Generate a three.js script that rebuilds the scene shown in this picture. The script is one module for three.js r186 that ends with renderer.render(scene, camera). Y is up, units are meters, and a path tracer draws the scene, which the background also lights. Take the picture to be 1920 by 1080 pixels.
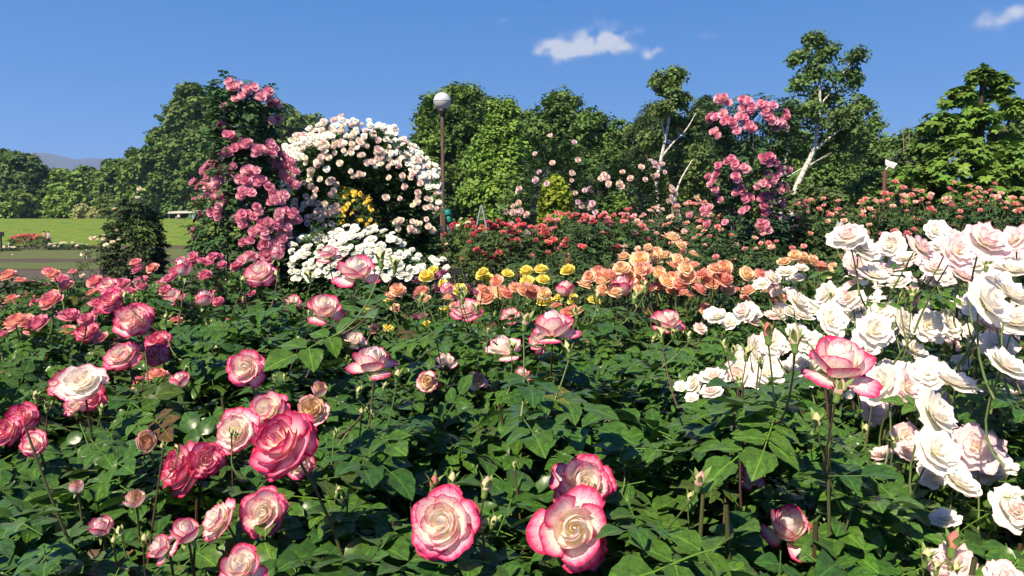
import * as THREE from 'three';
import { mergeGeometries } from 'three/addons/utils/BufferGeometryUtils.js';
import { MarchingCubes } from 'three/addons/objects/MarchingCubes.js';

// ------------------------------------------------------------------ camera, sky, sun, exposure
const scene = new THREE.Scene();
const F = 1336, HORIZON = 437, EYE = 1.65;                 // focal length and horizon in photograph pixels, eye height in metres
const camera = new THREE.PerspectiveCamera(2 * Math.atan(540 / F) * 180 / Math.PI, 1920 / 1080, 0.1, 9000);
const PITCH = Math.atan((540 - HORIZON) / F);
camera.position.set(0, EYE, 0);
camera.rotation.set(-PITCH, 0, 0);
const renderer = new THREE.WebGLRenderer({ antialias: true });
renderer.toneMapping = THREE.LinearToneMapping;
renderer.toneMappingExposure = 1.75;
renderer.shadowMap.enabled = true;

const SUN_DIR = new THREE.Vector3(-0.36, 0.84, 0.42).normalize();
const sun = new THREE.DirectionalLight(0xfff0d4, 5.0);
sun.position.copy(SUN_DIR).multiplyScalar(80);
sun.target.position.set(0, 0, -20);
sun.castShadow = true;
sun.shadow.mapSize.set(4096, 4096);
Object.assign(sun.shadow.camera, { left: -60, right: 60, top: 60, bottom: -60, near: 1, far: 250 });
scene.add(sun, sun.target);

// ------------------------------------------------------------------ small helpers
let seedState = 1;
function seed(n) { seedState = n | 0; }
function rnd() { seedState = (seedState + 0x6d2b79f5) | 0; let t = Math.imul(seedState ^ (seedState >>> 15), 1 | seedState); t = (t + Math.imul(t ^ (t >>> 7), 61 | t)) ^ t; return ((t ^ (t >>> 14)) >>> 0) / 4294967296; }
const rr = (a, b) => a + (b - a) * rnd();
const ri = (n) => Math.floor(rnd() * n);
const clamp = (x, a, b) => Math.min(b, Math.max(a, x));
const lerp = (a, b, t) => a + (b - a) * t;
const sstep = (a, b, x) => { const t = clamp((x - a) / (b - a), 0, 1); return t * t * (3 - 2 * t); };
const V = (x, y, z) => new THREE.Vector3(x, y, z);
const UP = V(0, 1, 0);
function hash3(x, y, z) { let h = Math.imul(x, 374761393) ^ Math.imul(y, 668265263) ^ Math.imul(z, 1274126177); h = Math.imul(h ^ (h >>> 13), 1103515245); return ((h ^ (h >>> 16)) >>> 0) / 4294967296; }
function noise3(x, y, z) {
  const ix = Math.floor(x), iy = Math.floor(y), iz = Math.floor(z), u = x - ix, v = y - iy, w = z - iz;
  const a = u * u * (3 - 2 * u), b = v * v * (3 - 2 * v), c = w * w * (3 - 2 * w);
  const g = (i, j, k) => hash3(ix + i, iy + j, iz + k);
  return lerp(lerp(lerp(g(0, 0, 0), g(1, 0, 0), a), lerp(g(0, 1, 0), g(1, 1, 0), a), b), lerp(lerp(g(0, 0, 1), g(1, 0, 1), a), lerp(g(0, 1, 1), g(1, 1, 1), a), b), c) * 2 - 1;
}
function fbm(x, y, z, o = 4) { let s = 0, a = 0.5; for (let i = 0; i < o; i++) { s += a * noise3(x, y, z); x *= 2.03; y *= 2.03; z *= 2.03; a *= 0.5; } return s; }
// a point of the garden whose place was read off the photograph: pixel and distance in front of the camera, in metres
const cosP = Math.cos(PITCH), sinP = Math.sin(PITCH);
function at(px, py, d) {
  const x = (px - 960) / F, y = -(py - 540) / F, z = -1;
  const wy = y * cosP + z * sinP, wz = -y * sinP + z * cosP, k = d / -wz;
  return V(x * k, EYE + wy * k, -d);
}
const taken = new Map();
function numbered(name) { const n = taken.get(name) ?? 0; taken.set(name, n + 1); return n ? name + '_' + String(n).padStart(3, '0') : name; }
function tag(o, label, category, group, kind) { o.userData.label = label; if (category) o.userData.category = category; if (group) o.userData.group = group; if (kind) o.userData.kind = kind; return o; }
function thing(name, label, category, pos = [0, 0, 0], group) { const g = new THREE.Group(); g.name = numbered(name); g.position.set(...pos); tag(g, label, category, group); scene.add(g); return g; }
function mesh(name, geo, mat, parent, pos, quat, scale) {
  const m = new THREE.Mesh(geo, mat); m.name = name; m.castShadow = m.receiveShadow = true;
  if (pos) m.position.copy(pos); if (quat) m.quaternion.copy(quat); if (scale) typeof scale === 'number' ? m.scale.setScalar(scale) : m.scale.copy(scale);
  if (parent) parent.add(m); return m;
}
function structure(name, geo, mat) { const m = mesh(name, geo, mat, scene); m.userData.kind = 'structure'; return m; }
const M4 = new THREE.Matrix4();
function scatter(name, geo, mat, list, parent, tint) {          // list of {p, q, s, c}
  if (!list.length) return null;
  const im = new THREE.InstancedMesh(geo, mat, list.length); im.name = name; im.userData.kind = 'stuff'; im.castShadow = im.receiveShadow = true;
  const sc = V(1, 1, 1), c = new THREE.Color();
  list.forEach((e, i) => { M4.compose(e.p, e.q, sc.setScalar(e.s)); im.setMatrixAt(i, M4); if (tint) { c.setRGB(...e.c); im.setColorAt(i, c); } });
  parent.add(im); return im;
}
function basisQuat(dir, normal) {                               // +Z along dir, +Y close to normal
  const z = dir.clone().normalize(), x = V(0, 0, 0).crossVectors(normal, z); if (x.lengthSq() < 1e-6) x.set(1, 0, 0).cross(z); x.normalize();
  const y = V(0, 0, 0).crossVectors(z, x); return new THREE.Quaternion().setFromRotationMatrix(new THREE.Matrix4().makeBasis(x, y, z));
}
function geoOf(pos, idx, uv, col) {
  const g = new THREE.BufferGeometry(); g.setAttribute('position', new THREE.Float32BufferAttribute(pos, 3));
  if (uv) g.setAttribute('uv', new THREE.Float32BufferAttribute(uv, 2)); if (col) g.setAttribute('color', new THREE.Float32BufferAttribute(col, 3));
  g.setIndex(idx); g.computeVertexNormals(); return g;
}
function tube(pts, radii, sides = 6) {                          // a tapered tube through points
  const pos = [], idx = [], uv = [], n = pts.length; let ref = V(0.31, 0.12, 0.95), len = 0;
  for (let i = 0; i < n; i++) {
    const t = V(0, 0, 0).subVectors(pts[Math.min(n - 1, i + 1)], pts[Math.max(0, i - 1)]).normalize(), a = V(0, 0, 0).crossVectors(t, ref).normalize(), b = V(0, 0, 0).crossVectors(t, a);
    if (i) len += pts[i].distanceTo(pts[i - 1]);
    for (let k = 0; k <= sides; k++) { const w = k / sides * Math.PI * 2, r = Array.isArray(radii) ? radii[i] : radii; pos.push(pts[i].x + r * (a.x * Math.cos(w) + b.x * Math.sin(w)), pts[i].y + r * (a.y * Math.cos(w) + b.y * Math.sin(w)), pts[i].z + r * (a.z * Math.cos(w) + b.z * Math.sin(w))); uv.push(k / sides, len * 4); }
  }
  for (let i = 0; i < n - 1; i++) for (let k = 0; k < sides; k++) { const p = i * (sides + 1) + k, q = p + sides + 1; idx.push(p, q, p + 1, p + 1, q, q + 1); }
  return geoOf(pos, idx, uv);
}
function curvePts(a, b, bend, n) { const mid = a.clone().lerp(b, 0.5).add(bend), out = []; for (let i = 0; i <= n; i++) { const t = i / n; out.push(a.clone().multiplyScalar((1 - t) * (1 - t)).addScaledVector(mid, 2 * t * (1 - t)).addScaledVector(b, t * t)); } return out; }
function merge(list) { return mergeGeometries(list, false); }
function texture(w, h, fn, srgb = true) {
  const data = new Uint8Array(w * h * 4);
  for (let y = 0; y < h; y++) for (let x = 0; x < w; x++) { const c = fn(x / (w - 1), y / (h - 1), x, y), o = (y * w + x) * 4; for (let k = 0; k < 3; k++) data[o + k] = clamp(Math.round((c[k] ?? c[0]) * 255), 0, 255); data[o + 3] = 255; }
  const t = new THREE.DataTexture(data, w, h); t.magFilter = THREE.LinearFilter; t.minFilter = THREE.LinearFilter; t.wrapS = t.wrapT = THREE.RepeatWrapping; if (srgb) t.colorSpace = THREE.SRGBColorSpace; t.needsUpdate = true; return t;
}
const mix3 = (a, b, t) => [lerp(a[0], b[0], t), lerp(a[1], b[1], t), lerp(a[2], b[2], t)];

// ------------------------------------------------------------------ the sky: deep blue spring air with a few small clouds
{
  const W = 3072, H = 1536, data = new Float32Array(W * H * 4);
  const low = [0.112, 0.252, 0.470], mid = [0.031, 0.150, 0.410], top = [0.009, 0.050, 0.215];
  // clouds: places as azimuth (from straight ahead, to the right) and height in degrees, with half sizes
  const clouds = [], dirOf = (px, py) => { const p = at(px, py, 10).sub(camera.position).normalize(); return [Math.atan2(p.x, -p.z) * 180 / Math.PI, Math.asin(p.y) * 180 / Math.PI]; };
  const puff = (px, py, rx, ry, s) => { const [a, e] = dirOf(px, py); clouds.push([a, e, rx / 23, ry / 23, s]); };
  puff(1060, 97, 44, 17, 1); puff(1035, 88, 18, 12, 0.5); puff(1100, 88, 36, 13, 0.8); puff(1140, 70, 42, 19, 1); puff(1165, 88, 30, 16, 0.5); puff(1226, 94, 17, 10, 0.75); puff(1214, 104, 10, 8, 0.5); puff(1900, 28, 50, 14, 0.6); puff(945, 33, 14, 7, 0.22); puff(1050, 56, 10, 6, 0.16); puff(1330, 70, 16, 8, 0.1);
  const srnd = seedState; seed(77); for (let i = 0; i < 26; i++) { let a = rr(40, 320); if (a > 180) a -= 360; const e = rr(8, 34); for (let k = 0; k < 3; k++) clouds.push([a + rr(-3, 3), e + rr(-0.8, 0.8), rr(1, 2.6), rr(0.4, 0.9), rr(0.3, 0.9)]); } seedState = srnd;
  for (let y = 0; y < H; y++) {
    const el = ((y + 0.5) / H - 0.5) * 180, e = Math.max(el, 0), near = clouds.filter((c) => Math.abs(c[1] - el) < c[3] * 3);
    const k1 = 1 - Math.exp(-e / 8.5), k2 = sstep(4, 52, e), base = [0, 1, 2].map((c) => lerp(lerp(low[c], mid[c], k1), top[c], k2));
    for (let x = 0; x < W; x++) {
      const o = (y * W + x) * 4, az = ((x + 0.5) / W - 0.5) * 360 + 90;                 // direction (cos, sin) over x, z: column middle looks along +x
      let a = az > 180 ? az - 360 : az, m = 0;
      for (const c of near) { let da = a - c[0]; if (da > 180) da -= 360; if (da < -180) da += 360; da *= Math.cos(el * Math.PI / 180); const q = (da / c[2]) ** 2 + ((el - c[1]) / c[3]) ** 2; if (q < 9) m += c[4] * Math.exp(-q * 1.1); }
      let cl = 0; if (m > 0.01) { const n = fbm(a * 1.1 + 40, el * 1.5, 3.7, 5); cl = sstep(0.10, 0.95, m * (1.05 + 1.25 * n) + n * 0.35) * 0.9; }
      for (let c = 0; c < 3; c++) data[o + c] = lerp(base[c], [0.39, 0.41, 0.465][c], cl);
      data[o + 3] = 1;
    }
  }
  const sky = new THREE.DataTexture(data, W, H, THREE.RGBAFormat, THREE.FloatType); sky.mapping = THREE.EquirectangularReflectionMapping; sky.magFilter = THREE.LinearFilter; sky.needsUpdate = true;
  scene.background = sky; scene.environment = sky;
}

// ------------------------------------------------------------------ materials
const PHYS = (o) => new THREE.MeshPhysicalMaterial({ roughness: 1, ...o });
const lin = (r, g, b) => new THREE.Color().setRGB(r, g, b);
const leafMap = texture(96, 96, (u, v) => {
  const s = Math.abs(u - 0.5) * 2, rib = Math.exp(-((s / 0.045) ** 2)), q = v * 7.5 - s * 2.6, f = q - Math.floor(q), vein = Math.exp(-(((f - 0.5) / 0.09) ** 2)) * (1 - s * 0.7) * 0.35;
  const n = 0.68 + 0.12 * noise3(u * 9, v * 9, 1) + 0.06 * noise3(u * 30, v * 30, 4), k = Math.max(rib * 0.85, vein);
  return mix3([n * 0.88, n * 0.95, n * 0.86], [1, 1, 0.86], k);
});
const leafBump = texture(96, 96, (u, v) => { const s = Math.abs(u - 0.5) * 2, q = v * 7.5 - s * 2.6, f = q - Math.floor(q); return [0.62 - 0.5 * Math.exp(-((s / 0.06) ** 2)) - 0.3 * Math.exp(-(((f - 0.5) / 0.13) ** 2)) * (1 - s * 0.5) + 0.1 * noise3(u * 20, v * 20, 2)]; }, false);
const leafMat = (r, g, b, tr = 0.24, coat = 0.7, cr = 0.32) => PHYS({ color: lin(r * 1.42, g * 1.42, b * 1.15), map: leafMap, bumpMap: leafBump, bumpScale: 0.0012, transmission: tr, thickness: 0, clearcoat: coat, clearcoatRoughness: cr, roughness: 1, specularIntensity: 0.3 });
const roseLeaf = leafMat(0.085, 0.205, 0.034);
const roseLeafs = [roseLeaf, leafMat(0.062, 0.165, 0.036), leafMat(0.125, 0.25, 0.038), leafMat(0.095, 0.205, 0.038)];
const bronzeLeaf = leafMat(0.20, 0.10, 0.045, 0.3, 0.5, 0.4), yellowLeaf = leafMat(0.26, 0.25, 0.05, 0.3, 0.4, 0.5);
const youngLeaf = leafMat(0.105, 0.17, 0.035, 0.32, 0.4, 0.4);
const paleLeafs = [leafMat(0.105, 0.235, 0.042), leafMat(0.128, 0.27, 0.05), leafMat(0.080, 0.195, 0.042), leafMat(0.17, 0.31, 0.06, 0.3)];
const farLeaf = PHYS({ color: lin(1, 1, 1), transmission: 0.24, thickness: 0, clearcoat: 0.3, clearcoatRoughness: 0.42, specularIntensity: 0.3 });
const barkTex = texture(64, 128, (u, v) => { const n = 0.72 + 0.28 * noise3(u * 8, v * 30, 2) + 0.12 * noise3(u * 30, v * 60, 9); return [n, n * 0.95, n * 0.9]; });
const bark = PHYS({ color: lin(0.11, 0.085, 0.06), map: barkTex });
const birchTex = texture(64, 256, (u, v) => { const d = noise3(u * 3, v * 46, 2) > 0.48 ? 0.28 : 1, n = 0.92 + 0.08 * noise3(u * 12, v * 50, 5); return [n * d, n * d * 0.98, n * d * 0.95]; });
const birchBark = PHYS({ color: lin(0.80, 0.79, 0.75), map: birchTex, roughness: 0.7 });
const caneMat = PHYS({ color: lin(0.070, 0.075, 0.026), roughness: 0.6 }), caneDark = PHYS({ color: lin(0.075, 0.040, 0.024), roughness: 0.65 }), caneGreen = PHYS({ color: lin(0.105, 0.15, 0.040), roughness: 0.55 });
const sepalMat = PHYS({ color: lin(0.17, 0.27, 0.06), roughness: 0.6, transmission: 0.1, thickness: 0 });

// petals: the dye of each kind of rose, read across (s) and along (t) the petal
const hx = (h) => [(h >> 16 & 255) / 255, (h >> 8 & 255) / 255, (h & 255) / 255];
function petalTex(base, mid, rim, o = {}) {
  const { wide = 0.42, thin = 0.13, spots = 0, seedN = 1, claw = 0.25 } = o, dots = [], st = seedState; seed(seedN * 131); for (let i = 0; i < spots; i++) dots.push([rnd(), 0.35 + 0.65 * Math.sqrt(rnd()), rr(0.006, 0.016)]); seedState = st;
  return texture(128, 128, (u, v) => {
    const s = Math.abs(u * 2 - 1), edge = Math.min(1 - v, (1 - s) * 0.75 + 0.28 * (1 - v)), streak = 0.05 * noise3(u * 14, v * 2.5, seedN) + 0.025 * noise3(u * 40, v * 6, seedN + 3), n = edge + streak;
    const W1 = [1, 1, 1], pale = o.pale ?? 0.22; let c = mix3(mix3(base, W1, pale), mix3(mid, W1, pale), sstep(wide, wide * 0.25, n)); c = mix3(c, mix3(rim, W1, pale * 0.8), sstep(thin, 0, n)); c = mix3(c, mix3(c, o.clawColor ?? hx(0xfbefc6), 0.75), sstep(claw + 0.2, claw - 0.15, v + 0.05 * noise3(u * 12, v * 4, 7)));
    for (const d of dots) if ((u - d[0]) ** 2 + ((v - d[1]) * 1) ** 2 < d[2] ** 2) c = mix3(c, hx(0xa3123f), 0.75);
    const g = 1 + 0.035 * noise3(u * 40, v * 8, 11); return [c[0] * g, c[1] * g, c[2] * g];
  });
}
const petalMat = (map, tr = 0.36) => PHYS({ map, transmission: tr, thickness: 0, roughness: 0.9, specularIntensity: 0.35, sheen: 0 });
const biInner = petalMat(petalTex(hx(0xfdf5e2), hx(0xfbe6dc), hx(0xe594ac), { wide: 0.26, thin: 0.05, pale: 0.35, seedN: 1 }));
const biMid = petalMat(petalTex(hx(0xfbf2e0), hx(0xf5b4c6), hx(0xd83a72), { wide: 0.36, thin: 0.10, pale: 0.1, spots: 26, seedN: 2 }));
const biOuter = petalMat(petalTex(hx(0xfbe6e0), hx(0xec82a8), hx(0xc81850), { wide: 0.44, thin: 0.17, pale: 0.08, spots: 44, seedN: 3 }));
const biDeep = petalMat(petalTex(hx(0xf3bccb), hx(0xe0608f), hx(0xba0f46), { wide: 0.54, thin: 0.22, pale: 0.06, spots: 20, seedN: 4 }));
const spentMat = petalMat(petalTex(hx(0xe8d2a6), hx(0xdcb08e), hx(0xb98065), { wide: 0.5, thin: 0.2, spots: 30, seedN: 5 }));
const whiteP = petalMat(petalTex(hx(0xf6f1e6), hx(0xf7f2ec), hx(0xf6e6e6), { pale: 0, spots: 8, wide: 0.3, thin: 0.08, seedN: 6, claw: 0.12, clawColor: hx(0xf4edc4) }), 0.3);
const blushP = petalMat(petalTex(hx(0xf8eee6), hx(0xf6dde0), hx(0xeec0cc), { pale: 0, spots: 8, wide: 0.42, thin: 0.12, seedN: 7, claw: 0.12 }), 0.4);
const apricotP = [petalMat(petalTex(hx(0xf9cfa4), hx(0xf5b79a), hx(0xec9c88), { seedN: 8, clawColor: hx(0xf7d36a) })), petalMat(petalTex(hx(0xf6bd96), hx(0xf0a48c), hx(0xe68c78), { seedN: 9, clawColor: hx(0xf5b94a) })), petalMat(petalTex(hx(0xfadfb0), hx(0xf8cfa4), hx(0xf3b898), { seedN: 10, clawColor: hx(0xf8cf3c) })), petalMat(petalTex(hx(0xf4ac98), hx(0xee9484), hx(0xe27a70), { seedN: 19, clawColor: hx(0xf2a84a) }))];
const pinkP = [petalMat(petalTex(hx(0xec8fae), hx(0xe27f9e), hx(0xf0a2ba), { seedN: 11, clawColor: hx(0xd86c90), pale: 0.32 })), petalMat(petalTex(hx(0xe4779a), hx(0xd9628a), hx(0xe889a6), { seedN: 12, clawColor: hx(0xc85780), pale: 0.32 })), petalMat(petalTex(hx(0xf0a3b4), hx(0xe78fa6), hx(0xf3b4c2), { seedN: 13, clawColor: hx(0xe08498), pale: 0.32 }))];
const salmonP = [petalMat(petalTex(hx(0xf2a1a0), hx(0xea8690), hx(0xdf6a80), { seedN: 14, clawColor: hx(0xf4c383) })), petalMat(petalTex(hx(0xf4b79c), hx(0xee9a8a), hx(0xe47c78), { seedN: 15, clawColor: hx(0xf6cf8a) })), petalMat(petalTex(hx(0xe98aa4), hx(0xdf6f93), hx(0xd0527e), { seedN: 20, clawColor: hx(0xeeb49a) }))];
const yellowP = [petalMat(petalTex(hx(0xf6ea5a), hx(0xf5e764), hx(0xf2e478), { seedN: 16, clawColor: hx(0xeed63a) })), petalMat(petalTex(hx(0xf2e04a), hx(0xf3e25c), hx(0xefe070), { seedN: 17, clawColor: hx(0xe8c930) }))];
const solid = (h, tr = 0.3) => PHYS({ color: new THREE.Color(h).lerp(new THREE.Color(1, 1, 1), 0.12), transmission: tr, thickness: 0, roughness: 0.9, specularIntensity: 0.3, vertexColors: true });

// ------------------------------------------------------------------ leaves
function leafletInto(out, base, yaw, L, W, n, fold, droop, roll = 0, serr = 0.045) {
  const { pos, idx, uv } = out, o = pos.length / 3, q = new THREE.Quaternion().setFromEuler(new THREE.Euler(0, yaw, roll, 'YXZ')), p = V(0, 0, 0);
  const put = (x, y, z, u, v) => { p.set(x, y, z).applyQuaternion(q).add(base); pos.push(p.x, p.y, p.z); uv.push(u, v); };
  const ph = rnd() * 6;
  for (let i = 0; i <= n; i++) {
    const t = i / n, w = W * Math.pow(Math.max(0, Math.sin(Math.PI * Math.pow(t, 0.80))), 0.72) * (1 - 0.18 * t * t), y = -droop * t * t * L, wave = 0.05 * L * Math.sin(t * 7 + ph) * (w / W), j = (i % 2 ? serr : -serr) * (i > 0 && i < n ? 1 : 0);
    put(0, y, t * L, 0.5, t);
    put(-w * (1 + j), y + w * fold + wave, t * L + j * 0.25 * L / n, 0.5 - 0.5 * w / W, t);
    put(w * (1 + j), y + w * fold - wave, t * L + j * 0.25 * L / n, 0.5 + 0.5 * w / W, t);
  }
  for (let i = 0; i < n; i++) { const a = o + i * 3, b = a + 3; idx.push(a, b, a + 1, a + 1, b, b + 1, a, a + 2, b, b, a + 2, b + 2); }
}
function compoundLeaf(pairs, n, L = 1, sd = 1, wide = 0.30) {      // a rose leaf: leaflets in pairs and one at the end, along +Z, about L long
  const st = seedState; seed(sd * 977);
  const out = { pos: [], idx: [], uv: [] }, step = 0.29 * L, rachis = [], bendY = (z) => -0.16 * z * z / L;
  const end = 0.2 * L + step * (pairs - 1) + 0.16 * L;
  for (let k = 0; k < pairs; k++) {
    const z = 0.2 * L + step * k, size = L * (0.30 + 0.05 * k), b = V(0, bendY(z), z);
    for (const s of [-1, 1]) leafletInto(out, b.clone().add(V(s * 0.015 * L, 0, rr(-0.02, 0.02) * L)), s * (1.25 - 0.1 * k + rr(-0.15, 0.15)), size * rr(0.9, 1.1), size * wide * rr(1.05, 1.3), n, rr(0.12, 0.4), rr(0.1, 0.4), s * rr(-0.1, 0.3));
  }
  leafletInto(out, V(0, bendY(end), end), rr(-0.12, 0.12), L * 0.40, L * 0.40 * wide * rr(1.15, 1.35), n, rr(0.15, 0.4), rr(0.15, 0.5));
  const w = 0.008 * L, o = out.pos.length / 3;                      // the stalk
  for (let i = 0; i <= 2; i++) { const z = end * i / 2, y = bendY(z); out.pos.push(-w, y, z, w, y, z, 0, y - w * 1.6, z); out.uv.push(0.5, 0.1, 0.5, 0.1, 0.5, 0.1); }
  for (let i = 0; i < 2; i++) { const a = o + i * 3; for (const [p, q] of [[0, 1], [1, 2], [2, 0]]) out.idx.push(a + p, a + q, a + 3 + p, a + q, a + 3 + q, a + 3 + p); }
  seedState = st; return geoOf(out.pos, out.idx, out.uv);
}
const nearLeafGeos = [compoundLeaf(2, 8, 1, 1, 0.31), compoundLeaf(2, 8, 1, 2, 0.32), compoundLeaf(2, 8, 1, 3, 0.34), compoundLeaf(1, 8, 1, 4, 0.35), compoundLeaf(2, 8, 1, 5, 0.29)];
const midLeafGeos = [compoundLeaf(2, 3, 1, 11), compoundLeaf(2, 3, 1, 12, 0.34), compoundLeaf(1, 3, 1, 13, 0.36)];
function leafSpray(k, n, L, W, spread, sd) {                        // a twig end with k simple leaves
  const st = seedState; seed(sd * 313); const out = { pos: [], idx: [], uv: [] };
  for (let i = 0; i < k; i++) { const a = i * 2.4 + rr(-0.4, 0.4), r = spread * Math.sqrt(rnd()) * 0.6, b = V(Math.cos(a) * r, rr(-0.35, 0.35) * spread, Math.sin(a) * r); leafletInto(out, b, a + rr(-0.7, 0.7), L * rr(0.75, 1.2), W * rr(0.8, 1.2), n, rr(0.05, 0.4), rr(0.1, 0.6), rr(-0.6, 0.6), 0); }
  seedState = st; return geoOf(out.pos, out.idx, out.uv);
}

// ------------------------------------------------------------------ roses
// A petal lies on a surface of revolution whose section is a cubic curve [r,z]x4; it spans +-half radians and is rounded at its tip.
function petalGeo(curve, phi, half, nu, nv, o = {}) {
  const { ruffle = 0.03, spiral = 0.05, round = 0.3, notch = 0.04, curl = 0.0 } = o, pos = [], uv = [], idx = [], ph = rnd() * 6, ph2 = rnd() * 6, lean = rr(-0.1, 0.08), lift = rr(-0.08, 0.07);
  for (let j = 0; j <= nv; j++) for (let i = 0; i <= nu; i++) {
    const s = i / nu * 2 - 1, t0 = j / nv, tm = 1 - round * Math.pow(Math.abs(s), 2.4) - notch * Math.exp(-((s / 0.2) ** 2)) + ruffle * 0.7 * Math.sin(s * 6 + ph), t = t0 * tm;
    const a = (1 - t) ** 3, b = 3 * t * (1 - t) ** 2, c = 3 * t * t * (1 - t), d = t ** 3;
    let r = a * curve[0][0] + b * curve[1][0] + c * curve[2][0] + d * curve[3][0], z = a * curve[0][1] + b * curve[1][1] + c * curve[2][1] + d * curve[3][1];
    const wob = ruffle * t * t * (Math.sin(s * 4.2 + ph) + 0.6 * Math.sin(s * 8.3 + ph2));
    r += spiral * s + wob * 0.8 + lean * t * t + curl * t * t * s * s; z += wob * 0.7 - curl * 0.8 * t * t * s * s + lift * t;
    r = Math.max(r, 0.008);
    const ang = phi + s * half * (0.62 + 0.38 * Math.sin(Math.PI * Math.min(1, t * 0.75 + 0.1)));
    pos.push(r * Math.cos(ang), z, r * Math.sin(ang)); uv.push((s + 1) / 2, t0);
  }
  for (let j = 0; j < nv; j++) for (let i = 0; i < nu; i++) { const a = j * (nu + 1) + i, b = a + nu + 1; idx.push(a, b, a + 1, a + 1, b, b + 1); }
  return geoOf(pos, idx, uv);
}
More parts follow.
